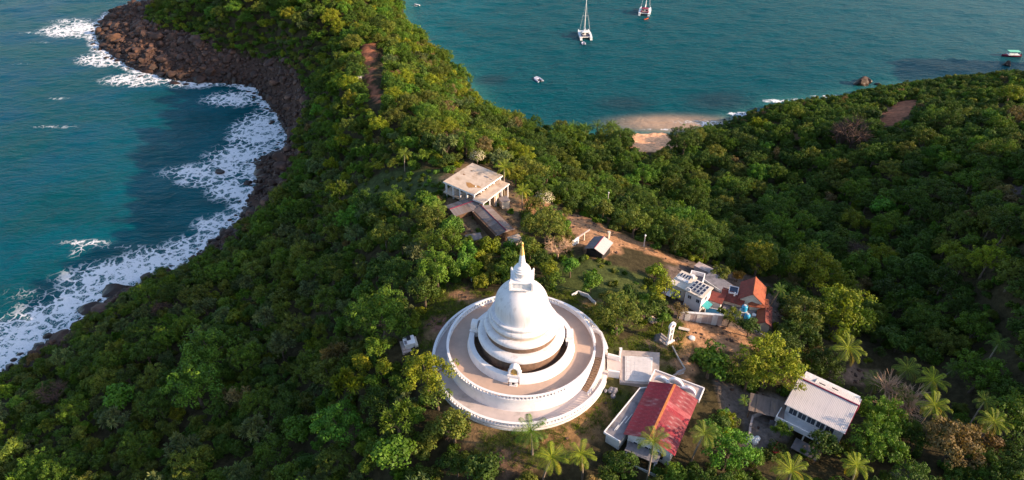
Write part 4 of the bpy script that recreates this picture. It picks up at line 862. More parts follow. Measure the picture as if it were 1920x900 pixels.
for sx_ in (-1,1): MB().lathe([(.3,0),(.28,.25),(.12,.4),(.02,.42)],12).build('base_finial',M['white'],gt,True,loc=(sx_*1.25,-.2,-.1))
gt.scale=(.72,.72,.72)
wall_line('path_kerb',[(1261,648),(1273,672),(1284,690)],38.7,.2,.35,'cream','pale kerb leading diagonally from the gate tower to the hall path','kerb')
wall_line('garden_wall',[(1235,716),(1262,704),(1285,690)],39.3,.25,.9,'pinkwall','low pale wall between forecourt corner and hall porch','wall')
A,ang,L,W=rect((1262,707),(1283,699),(1258,700),38.9); r=root('concrete_step',A,ang,38.2,'pale concrete step slab at the corner of the hall porch','step'); MB().box(0,L,0,W,-.6,.7).build('tread',M['paving'],r)
x,y,gz=hit(1297,635); o=tag(MB().lathe([(.02,-.2),(.55,-.2),(.55,.25),(.45,.3),(.02,.33)],24).build('well_cover',M['white2'],None,True,loc=(x,y,gz)),'round white concrete well cover in the dirt yard','well')
x,y,gz=hit(1282,620); o=empty('stone_bench',(x,y,gz),R(-18),'pale stone bench slab at the edge of the dirt yard near the gate tower','bench'); MB().box(-.9,.9,-.3,.3,.35,.45).build('seat',M['cream'],o); MB().box(-.75,-.6,-.22,.22,-.2,.35).build('leg',M['cream'],o); MB().box(.6,.75,-.22,.22,-.2,.35).build('leg',M['cream'],o)
# ---- small shrine left of the terrace
A,ang,L,W=rect((757,652),(783,646),(749,636),40.9); g=39.6
shr=root('small_shrine',A,ang,g,'tiny white shrine of stacked blocks with a dark square opening, left of the terrace','shrine')
MB().box(-.3,L+.3,-.3,W+.3,-.8,.5).build('plinth',M['pinkwall'],shr); MB().box(.3,L-.4,.3,W-.2,.5,1.5).build('body',M['white2'],shr); MB().box(.15,L-.25,.15,W-.05,1.5,1.65).build('top_slab',M['white'],shr)
MB().box(L*.35,L*.62,W*.5,W*.85,1.651,2.0).build('top_box',M['dark'],shr); MB().box(L*.12,L*.3,W*.12,W*.5,1.651,1.7).build('dark_inset',M['greyroof'],shr)
MB().box(L-.4,L+.1,0,W,.5,1.15).build('side_ledge',M['cream'],shr); MB().box(-.2,.3,0,W*.9,.5,.95).build('side_ledge',M['pinkwall'],shr)
for i in range(5): MB().box(L+.4+i*.35,L+.62+i*.35,-.3+(i%2)*.5,-.05+(i%2)*.5,-.4,.15).build('white_stone',M['white'],shr)
# ---- white bow wall behind the terrace
wall_line('curved_white_wall',[(1072,552),(1079,548),(1084,545),(1092,548),(1102,551),(1110,560),(1117,566)],40.4,.16,.4,'white','low curving white wall behind the right side of the round terrace','wall')
# ---- lamp posts and cables posts
for (px,py,hh,lab) in ((884,528,3.0,'white garden lamp post among trees behind the left of the stupa'),(1393,499,5,'thin pale lamp post standing in dark forest above the tiled house'),(1207,462,2.6,'short pale post at the edge of the dirt track'),(1138,394,5,'thin utility pole in the forest above the track hut')):
    x,y,gz=hit(px,py,0); o=empty('lamp_post',(x,y,gz),0,lab,'lamp post'); MB().tube([(0,0,-.3),(0,0,hh)],[.09,.07],8).build('post',M['white'],o); MB().lathe([(.02,hh),(.16,hh+.05),(.2,hh+.25),(.1,hh+.4),(.01,hh+.42)],10).build('lamp_head',M['white'],o,True)
# ---- far lookout hut on the ridge track, corner roof at bottom
A,ang,L,W=rect((664,149),(676,149),(665,143),31.0); r=root('lookout_hut',A,ang,29.5,'tiny pale-roofed hut beside the red track on the far ridge','hut'); MB().box(.1,L-.1,.1,W-.1,-1,1.3).build('wall',M['cream'],r); MB().slab([(-.1,-.1,1.35),(L+.1,-.1,1.35),(L+.1,W+.1,1.6),(-.1,W+.1,1.6)],.1).build('roof',M['whiteroof'],r)
A,ang,L,W=rect((1668,905),(1722,905),(1672,880),35.5); tiled('brown_roof_house',A,ang,L,W,32,3.2,.8,'zinc2','brown-roofed house cut off by the bottom edge right of the palms','house',.2,.8)
# ---- small clutter things near the stairs / yard
for (px,py,mat,lab,sc) in ((1146,735,'greyroof','grey rubble heap at the foot of the round terrace wall below the walkway',.8),(1226,600,'pinkwall','little heap of pale stones and a cloth under the tree left of the gate tower',.8),(1411,828,'white2','pile of pale sacks at the end of the broken low wall',.7),(1237,638,'zinc','small collapsed grey sheet tent left of the gate tower',.9),(1456,848,'red_cloth','red handcart by the clutter below the balcony of the two-storey house',.6)):
    x,y,gz=hit(px,py); r=empty('rubble_heap' if 'heap' in lab or 'pile' in lab else ('handcart' if 'cart' in lab else 'sheet_tent'),(x,y,gz),float(rng.random()*3),lab,'heap' if 'heap' in lab or 'pile' in lab else ('cart' if 'cart' in lab else 'tent'))
    if 'tent' in lab:
        MB().add([(-1.2,-.9,0),(1.2,-.9,0),(0,-.9,.9),(-1.2,.9,0),(1.2,.9,0),(0,.9,.9)],[(0,1,2),(5,4,3),(0,2,5,3),(1,4,5,2)]).build('sheet',M[mat],r)
    elif 'cart' in lab:
        MB().box(-1,1,-.5,.5,.5,.9).build('body',M[mat],r)
        for sx_ in (-.6,.6):
            for sy_ in (-.55,.55): MB().tube([(sx_,sy_-.05,.3),(sx_,sy_+.05,.3)],.3,12).build('wheel',M['dark'],r)
    else:
        for k in range(9):
            bm=bmesh.new(); bmesh.ops.create_icosphere(bm,subdivisions=1,radius=.3+.25*rng.random())
            for v in bm.verts: v.co*=.75+.5*rng.random()
            me=bpy.data.meshes.new('stone'); bm.to_mesh(me); bm.free(); me.materials.append(M[mat]); link('stone',me,r,(float(rng.normal()*sc*.7),float(rng.normal()*sc*.6),.15+.25*float(rng.random())))
# ---------------------------------------------------------------- boats on the bay
def hull(L,Wd,Hh,sh=.5,n=12,flat=.25,stern=.75):
    """one slender hull along +y (bow), waterline at z=0"""
    vs=[];fs=[];K=7
    for i in range(n+1):
        t=i/n; y=-L/2+L*t; w_=Wd/2*(stern+(1-stern)*min(1,t*3))*(1-max(0,(t-.45)/.55)**2.2); dk=Hh*(1+.22*t*t)
        w_=max(w_,.02)
        for (a,b) in ((-1,1),(-.96,.5),(-.7,0),(0,-flat/ Hh if Hh else 0),(.7,0),(.96,.5),(1,1)): vs.append((a*w_,y,b*dk))
    for i in range(n):
        for k in range(K-1): fs.append((i*K+k,i*K+k+1,(i+1)*K+k+1,(i+1)*K+k))
        fs.append((i*K+K-1,i*K,(i+1)*K,(i+1)*K+K-1))
    fs.append(tuple(range(K-1,-1,-1))); fs.append(tuple(n*K+k for k in range(K)))
    return vs,fs
def catamaran(px,py,rz,label,mast,canopy):
    c=at(px,py,0); r=empty('catamaran',(c[0],c[1],.1),rz,label,'catamaran')
    L,B=11.0,6.2
    for s in (-1,1):
        vs,fs=hull(L,1.5,1.25); MB().add([(x+s*(B/2-.7),y,z) for x,y,z in vs],fs).build('hull',M['gel'],r,True)
        MB().box(s*(B/2-.7)-.55,s*(B/2-.7)+.55,-L/2-.5,-L/2+.2,.05,.4).box(s*(B/2-.7)-.5,s*(B/2-.7)+.5,-L/2+.2,-L/2+.6,.4,.8).build('stern_step',M['gel'],r)
    MB().slab([(-B/2+1.2,-L/2+1.3,1.3),(B/2-1.2,-L/2+1.3,1.3),(B/2-1.3,L*.16,1.36),(-B/2+1.3,L*.16,1.36)],.5).build('bridge_deck',M['gel'],r)
    MB().box(-B/2+1.3,B/2-1.3,L*.16,L*.4,1.22,1.27).build('trampoline',M['alu'],r)
    cab=MB(); cab.add([(-2.2,-1.6,1.3),(2.2,-1.6,1.3),(2.0,2.0,1.3),(-2.0,2.0,1.3),(-1.9,-1.6,2.35),(1.9,-1.6,2.35),(1.5,.9,2.3),(-1.5,.9,2.3)],[(4,5,6,7),(0,1,5,4),(1,2,6,5),(2,3,7,6),(3,0,4,7)]); cb=cab.build('cabin',M['gel'],r)
    MB().add([(-1.75,2.06,1.5),(1.75,2.06,1.5),(1.42,1.15,2.2),(-1.42,1.15,2.2)],[(0,1,2,3)]).build('windscreen',M['glass'],cb)
    for s in (-1,1): MB().add([(s*2.12,-1.2,1.6),(s*2.02,1.2,1.6),(s*1.78,.8,2.15),(s*1.95,-1.2,2.15)],[(0,1,2,3)]).build('side_window',M['glass'],cb)
    MB().box(-1.4,-.4,-1.66,-1.605,1.45,2.1).box(.4,1.4,-1.66,-1.605,1.45,2.1).build('cabin_door',M['dark'],cb)
    MB().box(-2.0,2.0,-4.2,-3.6,1.3,1.75).box(-2.0,-1.4,-3.6,-1.8,1.3,1.75).box(1.4,2.0,-3.6,-1.8,1.3,1.75).build('cockpit_seat',M[canopy],r)
    MB().slab([(-1.9,-3.9,3.2),(1.9,-3.9,3.2),(1.8,-1.5,3.3),(-1.8,-1.5,3.3)],.09).build('bimini',M['gel' if canopy=='navy' else 'maroon'],r)
    for sx_ in (-1.8,1.8):
        for sy_ in (-3.8,-1.7): MB().tube([(sx_,sy_,1.3),(sx_,sy_,3.15)],.05,6).build('bimini_post',M['alu'],r)
    MB().tube([(0,1.2,1.3),(0,1.2,mast)],[.22,.14],10).build('mast',M['gel'],r)
    MB().box(-1.5,1.5,1.15,1.25,mast*.55,mast*.55+.12).build('spreader',M['alu'],r)
    MB().tube([(0,1.0,3.7),(0,-3.8,3.9)],.16,8).build('boom',M['gel'],r); MB().tube([(0,1.0,3.95),(0,-3.6,4.1)],[.22,.12],8).build('furled_sail',M['gel'],r)
    for a,b in (((0,L*.4,1.4),(0,1.2,mast*.97)),((-B/2+.5,.4,1.3),(0,1.2,mast*.95)),((B/2-.5,.4,1.3),(0,1.2,mast*.95)),((-B/2+.5,.4,1.3),(-1.5,1.2,mast*.56)),((B/2-.5,.4,1.3),(1.5,1.2,mast*.56))): MB().tube([a,b],.03,4).build('stay',M['alu'],r)
    return r
catamaran(1096,68,R(3),'white catamaran with its tall bare mast fully in view, anchored left of the other',17,'navy')
catamaran(1209,24,R(-14),'white catamaran with maroon canopy and dark cockpit near the top edge',16,'maroon')
def tender(px,py,rz,label,L=3.2,mat='rubber',kind='dinghy'):
    c=at(px,py,0); r=empty('dinghy',(c[0],c[1],.12),rz,label,kind); W=L*.5; rad=L*.085
    pts=[(-W/2,-L/2,.1),(-W/2,0,.1),(-W/2*.9,L*.28,.12),(-W/2*.5,L*.45,.18),(0,L*.5,.22),(W/2*.5,L*.45,.18),(W/2*.9,L*.28,.12),(W/2,0,.1),(W/2,-L/2,.1)]
    MB().tube(pts,[rad*.7]+[rad]*7+[rad*.7],10).build('tube',M[mat],r,True)
    MB().slab([(-W*.42,-L*.42,.02),(W*.42,-L*.42,.02),(W*.42,L*.2,.02),(0,L*.45,.06),(-W*.42,L*.2,.02)],.08).build('floor',M['alu'],r)
    MB().box(-W*.42,W*.42,-L*.44,-L*.4,-.05,.3).build('transom',M['gel'],r); MB().box(-.14,.14,-L*.56,-L*.44,-.2,.45).box(-.17,.17,-L*.6,-L*.44,.45,.75).build('outboard',M['dark'],r)
    MB().box(-W*.4,W*.4,-.15,.12,.12,.18).build('bench',M['navy'],r); return r
tender(1094,82,R(6),'small white tender floating behind the stern of the left catamaran',3.0)
r=tender(1009,150,R(28),'lone grey-white inflatable motorboat drifting in the bay',4.6); MB().box(-.5,.5,.2,1.3,.05,.45).build('console',M['rubber'],r); MB().box(-.55,.55,-1.35,-.75,.05,.4).build('seat',M['dark'],r)
c=at(1212,36,0); r=empty('kayak',(c[0],c[1],.1),R(-50),'orange kayak rafted under the stern of the right catamaran','kayak'); vs,fs=hull(3.2,.8,.25); MB().add(vs,fs).build('hull',M['orange'],r,True); MB().box(-.2,.2,-.7,.1,.2,.32).build('seat',M['dark'],r)
c=at(782,10,0); r=empty('fishing_canoe',(c[0],c[1],.1),R(60),'tiny white fishing canoe near the rocks at the top edge','canoe'); vs,fs=hull(3.6,.8,.4); MB().add(vs,fs).build('hull',M['gel'],r,True); MB().tube([(-1.6,-.9,.15),(-1.6,.9,.15)],.09,6).build('outrigger',M['gel'],r); MB().box(-1.6,.3,.5,.58,.3,.36).build('outrigger_arm',M['wood'],r)
c=at(1895,106,0); r=empty('tour_boat',(c[0],c[1],.1),R(88),'wooden tour boat with mint green awning and red hull off the right headland','boat')
vs,fs=hull(8.5,2.2,.8); MB().add(vs,fs).build('hull',M['maroon'],r,True); MB().box(-1.15,1.15,-3.2,1.8,.86,.95).build('gunwale_bench',M['white'],r)
MB().slab([(-1.2,-3.0,2.5),(1.2,-3.0,2.5),(1.2,2.0,2.55),(-1.2,2.0,2.55)],.1).build('awning',M['mint'],r)
for sx_ in (-1.1,1.1):
    for sy_ in (-2.9,-.5,1.9): MB().tube([(sx_,sy_,.8),(sx_,sy_,2.45)],.05,6).build('awning_post',M['white'],r)
MB().box(-.15,.15,-4.6,-4.2,.3,1.1).build('outboard',M['dark'],r)
# ---------------------------------------------------------------- rocks
def rock_mesh(seed,mat,sub=2,smooth=False,sq=(1,1,.75)):
    bm=bmesh.new(); bmesh.ops.create_icosphere(bm,subdivisions=sub,radius=1); r_=np.random.default_rng(seed); off=Vector(r_.random(3)*50)
    cuts=[(Vector(r_.normal(size=3)).normalized(),.5+.3*r_.random()) for _ in range(13)]
    for v in bm.verts:
        p=v.co.copy()
        for n,d in cuts:
            k=p.dot(n)
            if k>d: p-=n*(k-d)*.97
        p*=1+.28*mnoise.noise(p*1.1+off)+.06*mnoise.noise(p*3.5+off); v.co=Vector((p.x*sq[0],p.y*sq[1],p.z*sq[2]))
    me=bpy.data.meshes.new('boulder'); bm.to_mesh(me); bm.free(); me.materials.append(mat)
    if smooth: me.shade_smooth()
    return me
RM=[rock_mesh(100+i,M['rock']) for i in range(8)]
cand=[]
N=90000; X=rng.uniform(-225,40,N); Y=rng.uniform(60,420,N)
dl=seg_dist(X,Y,[tuple(p) for p in coastW]); insd=inside(X,Y,LAND); vv=seg_dist(X,Y,vegW); inv=inside(X,Y,vegpoly)
ok=((insd&(~inv|(vv<2.0)))|(~insd&(dl<2.2+2*rng.random(N))&(rng.random(N)<.4)))
X,Y,dl,insd=X[ok],Y[ok],dl[ok],insd[ok]; n=len(X)
sz=np.exp(rng.normal(-.45,.5,n)); sz=np.clip(sz,.3,2.8); sz=np.where(insd,sz,sz*.75); sz*=np.where(Y>190,1.25,1.0)
gz=np.maximum(ground(X,Y),-.3); px,py,dd=proj(X,Y,gz)
vis=(px>-40)&(px<1960)&(py>-40)&(py<940); X,Y,sz,gz,dd,px,py=[a[vis] for a in (X,Y,sz,gz,dd,px,py)]
keep=[]; cell={}
for i in np.argsort(-sz):
    k=(int(X[i]//3),int(Y[i]//3)); okk=True
    for a in (-1,0,1):
        for b in (-1,0,1):
            for j in cell.get((k[0]+a,k[1]+b),()):
                if (X[i]-X[j])**2+(Y[i]-Y[j])**2<(.5*(sz[i]+sz[j]))**2: okk=False; break
            if not okk: break
        if not okk: break
    if okk: keep.append(i); cell.setdefault(k,[]).append(i)
keep=np.array(keep); app=sz[keep]/dd[keep]; order=keep[np.argsort(-app)]
big=order[:280]; rest=order[280:]
RMARK=[(200,60,'the seaward tip of the cape'),(222,80,'the ochre outcrop'),(250,105,'the south edge of the cape tip'),(260,40,'the north side of the cape'),(310,70,'the cape shrubs'),(330,135,'the flat rock below the rubble beach'),(380,120,'the middle of the rubble beach'),(440,150,'the inner end of the rubble beach'),(480,125,'the rubble under the headland woods'),(530,170,'the gully at the cove corner'),(560,200,'the woods at the cove head'),(520,230,'the surf at the cove head'),
 (545,270,'the inner bend of the cove'),(510,300,'the ledge below the cove bend'),(490,350,'the shore strip beside the surf spur'),(470,400,'the mid coast rocks'),(432,440,'the large black pinch rock'),(390,480,'the narrow shore below the pinch'),(330,505,'the surf pool below the pinch'),(270,540,'the shore above the big surf boulder'),(219,545,'the big rounded surf boulder'),(181,577,'the long brown shore boulder'),(130,625,'the dark block on the left shore'),(75,665,'the low reddish rock'),(15,700,'the left edge of the picture')]
def rock_label(px,py,s):
    m=min(RMARK,key=lambda q:(q[0]-px)**2+(q[1]-py)**2); dx,dy=px-m[0],py-m[1]; w_=('left of' if dx<0 else 'right of') if abs(dx)>abs(dy) else ('above' if dy<0 else 'below')
    z='big' if s>2.1 else 'mid-sized' if s>1.5 else 'small'; far='' if dx*dx+dy*dy>500 else 'just '
    return f"{z} dark basalt boulder {far}{w_} {m[2]}", 'boulders of the cape and rubble beach' if py<200 else 'boulders of the left shore'
for i in big:
    me=RM[int(rng.integers(8))]; s=float(sz[i]); o=link('boulder',me,None,(float(X[i]),float(Y[i]),float(gz[i])+.12*s),tuple(float(a) for a in rng.uniform(-.3,.3,2))+(float(rng.uniform(0,6.3)),),tuple(s*float(a) for a in rng.uniform(.7,1.3,3)))
    l,gname=rock_label(px[i],py[i],s); tag(o,l,'boulder',gname)
for (qx,qy,s,sq,mat,lab) in ((219,545,3.0,(1.5,1,.8),'rock','big rounded dark boulder standing in the surf of the lower left shore, upper of two'),(181,577,3.4,(1.7,.9,.7),'rock','long sloping brown boulder just below the big rounded one on the left shore'),
      (222,80,4.2,(1.15,1.0,.9),'rockb','ochre sunlit outcrop near the seaward tip of the rocky cape'),(110,632,1.8,(1.3,1,.8),'rock','dark block at the foot of the wooded slope, left shore above the corner'),(75,652,1.6,(1.5,1,.5),'rock','low reddish rock awash in foam near the left edge'),
      (1612,156,3.2,(1.3,.8,1.0),'rock','dark jagged islet rock off the right-hand shore, larger of two'),(1622,152,2.6,(1.4,.8,.8),'rock','dark rock leaning against the larger islet off the right-hand shore'),(1647,157,1.3,(1.5,.8,.5),'rock','small separate dark rock just right of the islet'),
      (410,322,1.7,(1.3,.8,.6),'rock','black rock alone in white surf out from the middle of the left coast'),(330,155,2.0,(1.6,.9,.5),'rock','flat black rock in the foam at the foot of the rubble beach'),(432,440,2.6,(1.4,1,.9),'rock','large black rock at the pinch of the left coast where the surf thins'),
      (1887,121,2.0,(1,.8,1),'rock','small pale-topped rock between the tour boat and the right headland')):
    x,y,_=at(qx,qy,.3); me=rock_mesh(int(qx),M[mat],3,False,sq); tag(link('large_boulder',me,None,(float(x),float(y),max(0.1,float(ground(x,y)[0])*.5)),(.1,.05,float(rng.uniform(-.4,.4))),(s,s,s)),lab,'boulder')
# ---- one instancer for the uncountable: prototypes and scatter points live in the object's own mesh
def scatter(name,protos,pts,pick,scl,rotz,tint,label,cat=None,kind='stuff',rotxy=None):
    """protos: list of meshes; pts: N x 3"""
    bm=bmesh.new(); base=bpy.data.meshes.new(name); vo=[];fo=[];mi=[];pid=[];tone=[];mats=[]; n0=0
    for k,me in enumerate(protos):
        nv=len(me.vertices); c=np.empty(nv*3,np.float32); me.vertices.foreach_get('co',c); vo.append(c.reshape(-1,3)); pid.append(np.full(nv,k))
        t=me.attributes.get('tone'); tt=np.ones((nv,4),np.float32)
        if t is not None: q=np.empty(nv*4,np.float32); t.data.foreach_get('color',q); tt=q.reshape(-1,4)
        tone.append(tt)
        lm=[]
        for m in me.materials:
            if m not in mats: mats.append(m)
            lm.append(mats.index(m))
        f=np.empty(len(me.loops),np.int32); me.loops.foreach_get('vertex_index',f); ltot=np.empty(len(me.polygons),np.int32); me.polygons.foreach_get('loop_total',ltot)
        pm=np.empty(len(me.polygons),np.int32); me.polygons.foreach_get('material_index',pm)
        fo.append((f+n0,ltot)); mi.append(np.array(lm,np.int32)[pm]); n0+=nv
    P=np.asarray(pts,np.float32); n=len(P); vo.append(P); pid.append(np.full(n,-1)); tone.append(np.ones((n,4),np.float32))
    V=np.concatenate(vo); base.vertices.add(len(V)); base.vertices.foreach_set('co',V.ravel())
    Fi=np.concatenate([a for a,_ in fo]); lt=np.concatenate([b for _,b in fo]); base.loops.add(len(Fi)); base.loops.foreach_set('vertex_index',Fi.astype(np.int32)); base.polygons.add(len(lt))
    base.polygons.foreach_set('loop_start',np.concatenate([[0],np.cumsum(lt)[:-1]]).astype(np.int32)); base.polygons.foreach_set('loop_total',lt.astype(np.int32))
    base.update(calc_edges=True)
    for m in mats: base.materials.append(m)
    base.polygons.foreach_set('material_index',np.concatenate(mi))
    def A(nm,ty,arr,f='value'):
        a=base.attributes.new(nm,ty,'POINT'); a.data.foreach_set(f,np.ascontiguousarray(arr).ravel())
    z=n0
    A('proto','INT',np.concatenate(pid).astype(np.int32))
    A('pick','INT',np.concatenate([np.full(z,-1),pick]).astype(np.int32))
    A('size','FLOAT_VECTOR',np.concatenate([np.ones((z,3)),scl]).astype(np.float32),'vector')
    rot=np.zeros((z+n,3),np.float32); rot[z:,2]=rotz
    if rotxy is not None: rot[z:,:2]=rotxy
    A('turn','FLOAT_VECTOR',rot,'vector')
    tc=np.ones((z+n,4),np.float32); tc[z:,:3]=tint; A('tint','FLOAT_COLOR',tc,'color'); A('tone','FLOAT_COLOR',np.concatenate(tone),'color')
    o=link(name,base); tag(o,label,cat,None,kind)
    ng=bpy.data.node_groups.new(name,'GeometryNodeTree'); ng.interface.new_socket('Geometry',in_out='INPUT',socket_type='NodeSocketGeometry'); ng.interface.new_socket('Geometry',in_out='OUTPUT',socket_type='NodeSocketGeometry')
    Nn=ng.nodes; L=ng.links; gi=Nn.new('NodeGroupInput'); go=Nn.new('NodeGroupOutput'); jn=Nn.new('GeometryNodeJoinGeometry'); L.new(jn.outputs[0],go.inputs[0])
    def named(nm,ty):
        q=Nn.new('GeometryNodeInputNamedAttribute'); q.data_type=ty; q.inputs['Name'].default_value=nm; return q.outputs[0]
    def eq(nm,k):
        c=Nn.new('FunctionNodeCompare'); c.data_type='INT'; c.operation='EQUAL'; ins=[s for s in c.inputs if s.enabled]; L.new(named(nm,'INT'),ins[0]); ins[1].default_value=k; return c.outputs[0]
    for k in range(len(protos)):
        s1=Nn.new('GeometryNodeSeparateGeometry'); s1.domain='POINT'; L.new(gi.outputs[0],s1.inputs[0]); L.new(eq('proto',k),s1.inputs[1])
        s2=Nn.new('GeometryNodeSeparateGeometry'); s2.domain='POINT'; L.new(gi.outputs[0],s2.inputs[0]); L.new(eq('pick',k),s2.inputs[1])
        ip=Nn.new('GeometryNodeInstanceOnPoints'); L.new(s2.outputs[0],ip.inputs['Points']); L.new(s1.outputs[0],ip.inputs['Instance'])
        e=Nn.new('FunctionNodeEulerToRotation'); L.new(named('turn','FLOAT_VECTOR'),e.inputs[0]); L.new(e.outputs[0],ip.inputs['Rotation']); L.new(named('size','FLOAT_VECTOR'),ip.inputs['Scale']); L.new(ip.outputs[0],jn.inputs[0])
    md=o.modifiers.new('scatter','NODES'); md.node_group=ng
    return o
RS=[rock_mesh(300+i,M['rock'],1) for i in range(5)]
kk=len(rest)
scatter('shore_rubble',RS,np.stack([X[rest],Y[rest],gz[rest]+.05*sz[rest]],1),rng.integers(0,5,kk),np.repeat(sz[rest][:,None],3,1)*rng.uniform(.8,1.25,(kk,3)),rng.uniform(0,6.3,kk),np.ones((kk,3)),'loose dark rubble between the big boulders of the left shore')
# dark stones along the bay side shore
cE=[tuple(p) for p in coastE]; N=9000; X2=rng.uniform(-70,290,N); Y2=rng.uniform(150,440,N); d2=seg_dist(X2,Y2,cE); qx,qy,_=proj(X2,Y2,0*X2)
ok=(d2<1.8)&((qx<1180)|(qx>1345)); X2,Y2=X2[ok],Y2[ok]; n=len(X2); s2=np.clip(np.exp(rng.normal(-.6,.5,n)),.2,2.0)
scatter('bay_shore_stones',RS,np.stack([X2,Y2,np.full(n,.1)],1),rng.integers(0,5,n),np.repeat(s2[:,None],3,1)*rng.uniform(.8,1.2,(n,3)),rng.uniform(0,6.3,n),np.ones((n,3)),'dark stones edging the bay side of the headland and the right-hand shore')
# ---------------------------------------------------------------- trees
def leaf_quads(cen,nrm,size,asp,r_,tone):
    """one folded-kite leaf clump per row"""
    n=len(cen); a=r_.normal(size=(n,3)); t=np.cross(nrm,a); t/=np.linalg.norm(t,axis=1,keepdims=True)+1e-9; b=np.cross(nrm,t)
    s=size[:,None]; v=np.stack([cen-t*s*.5,cen-b*s*.5*asp+nrm*s*.05,cen+t*s*.55,cen+b*s*.5*asp+nrm*s*.05],1)
    return v.reshape(-1,3),np.repeat(tone,4,axis=0)
def crown_mesh(name,seed,puffs,leaves,pr,lsize,Rc=2.3,flat=.8,cz=3.3,asp=.75,tuft=False,fill=.25,extra=None,open_=0.0,var=.28):
    r_=np.random.default_rng(seed); C=[];Rr=[]
    # a few main lobes give the uneven outline
    lob=[(r_.normal(size=3)*np.array([.75,.75,.35])) for _ in range(5)]
    for i in range(puffs):
        th=r_.uniform(0,6.283); ph=math.asin(r_.uniform(-.25,1)); d=np.array([math.cos(th)*math.cos(ph),math.sin(th)*math.cos(ph),math.sin(ph)])
        r=r_.uniform(*pr); k=(Rc-r*.8)*(1 if r_.random()>fill else r_.uniform(.3,.8)); k*=1+.12*math.sin(3*th+seed)+.1*r_.normal()
        C.append(d*k*np.array([1,1,flat])+lob[i%5]*.35); Rr.append(r)
    V=[];T=[]
    for c,r in zip(C,Rr):
        n=int(leaves*(r/np.mean(Rr))**2); d=r_.normal(size=(n,3)); d[:,2]=d[:,2]*.9+.25; d/=np.linalg.norm(d,axis=1,keepdims=True)
        pt=1+r_.uniform(-var,var); hue=r_.uniform(-.12,.12)
        tn=pt*r_.uniform(.75,1.25,(n,1))*np.array([[1+hue,1,1-hue]])
        if tuft:   # strap leaves radiating from the tuft's heart
            L_=r*r_.uniform(.8,1.25,(n,1)); tip=c+d*L_; tip[:,2]-=(L_[:,0]*.28)**2*1.2; base=c+d*.1
            ax=np.cross(d,r_.normal(size=(n,3))); ax/=np.linalg.norm(ax,axis=1,keepdims=True)+1e-9; w_=lsize*.42
            mid=(base*.4+tip*.6); mid[:,2]+=.06*L_[:,0]
            v=np.stack([base,mid-ax*w_,tip,mid+ax*w_],1).reshape(-1,3); V.append(v); T.append(np.repeat(tn,4,axis=0))
        else:
            pos=c+d*r*r_.uniform(.7,1.08,(n,1))*np.array([1,1,.85]); nr=d+r_.normal(size=(n,3))*.42+np.array([0,0,.25]); nr/=np.linalg.norm(nr,axis=1,keepdims=True)
            v,t=leaf_quads(pos,nr,lsize*r_.uniform(.7,1.35,n),asp,r_,tn); V.append(v); T.append(t)
    V=np.concatenate(V); T=np.concatenate(T); V[:,2]+=cz
    if extra is not None: pass
    return quad_mesh(name,V,T,M['leaf']),np.array(C)+np.array([0,0,cz]),Rr
def quad_mesh(name,V,T,mat):
    me=bpy.data.meshes.new(name); n=len(V)//4; me.vertices.add(n*4); me.vertices.foreach_set('co',V.astype(np.float32).ravel()); me.loops.add(n*4); me.loops.foreach_set('vertex_index',np.arange(n*4,dtype=np.int32))
    me.polygons.add(n); me.polygons.foreach_set('loop_start',(np.arange(n)*4).astype(np.int32)); me.polygons.foreach_set('loop_total',np.full(n,4,np.int32)); me.update(calc_edges=True)
    vcol(me,'tone',np.clip(T,0,4)); me.materials.append(mat); return me
def trunk_mesh(name,seed,C,top=2.2,r0=.2,mat='bark',nl=7):
    r_=np.random.default_rng(seed); mb=MB(); mb.tube([(0,0,-1.2),(0,0,0),(.08,.05,top*.5),(.02,.1,top)],[r0*1.25,r0*1.1,r0*.8,r0*.6],7)
    for i in range(min(nl,len(C))):
        c=C[i]; s=(0.03,.08,top*(.6+.35*r_.random())); m_=(c[0]*.45,c[1]*.45,s[2]+(c[2]-s[2])*.6); mb.tube([s,m_,tuple(c)],[r0*.45,r0*.3,r0*.1],5)
    return mb.mesh(name,M[mat],True)
PROTO=[]   # crown, trunk, kind words
def proto(kind,seed,*a,**k):
    me,C,Rr=crown_mesh('crown',seed,*a,**k); PROTO.append((me,trunk_mesh('trunk',seed,C),kind))
proto('round',11,24,74,(.7,1.05),.36); proto('round',12,20,84,(.75,1.15),.38,flat=.9); proto('round',13,28,62,(.6,.95),.34)
proto('dense',14,42,44,(.45,.7),.28); proto('dense',15,46,42,(.42,.68),.27,flat=.9)
proto('tufted',16,17,44,(.75,1.0),.22,tuft=True,flat=.65); proto('tufted',17,22,40,(.6,.9),.20,tuft=True,flat=.7)
proto('spreading',18,24,66,(.6,.95),.36,flat=.5,Rc=2.6,cz=3.4); proto('airy',19,22,38,(.5,.85),.30,flat=.95,Rc=2.4,fill=.5)
proto('dense',20,60,34,(.38,.6),.26,flat=.85,Rc=2.5)
proto('dense',21,150,40,(.26,.42),.16,flat=.85,Rc=2.5,var=.32); proto('round',22,70,60,(.4,.62),.19,flat=.85,Rc=2.5,var=.32)
BIGK={'dense':10,'round':11,'airy':11,'spreading':10,'tufted':5}
KINDS={'round':[0,1,2],'dense':[3,4,9],'tufted':[5,6],'spreading':[7],'airy':[8]}
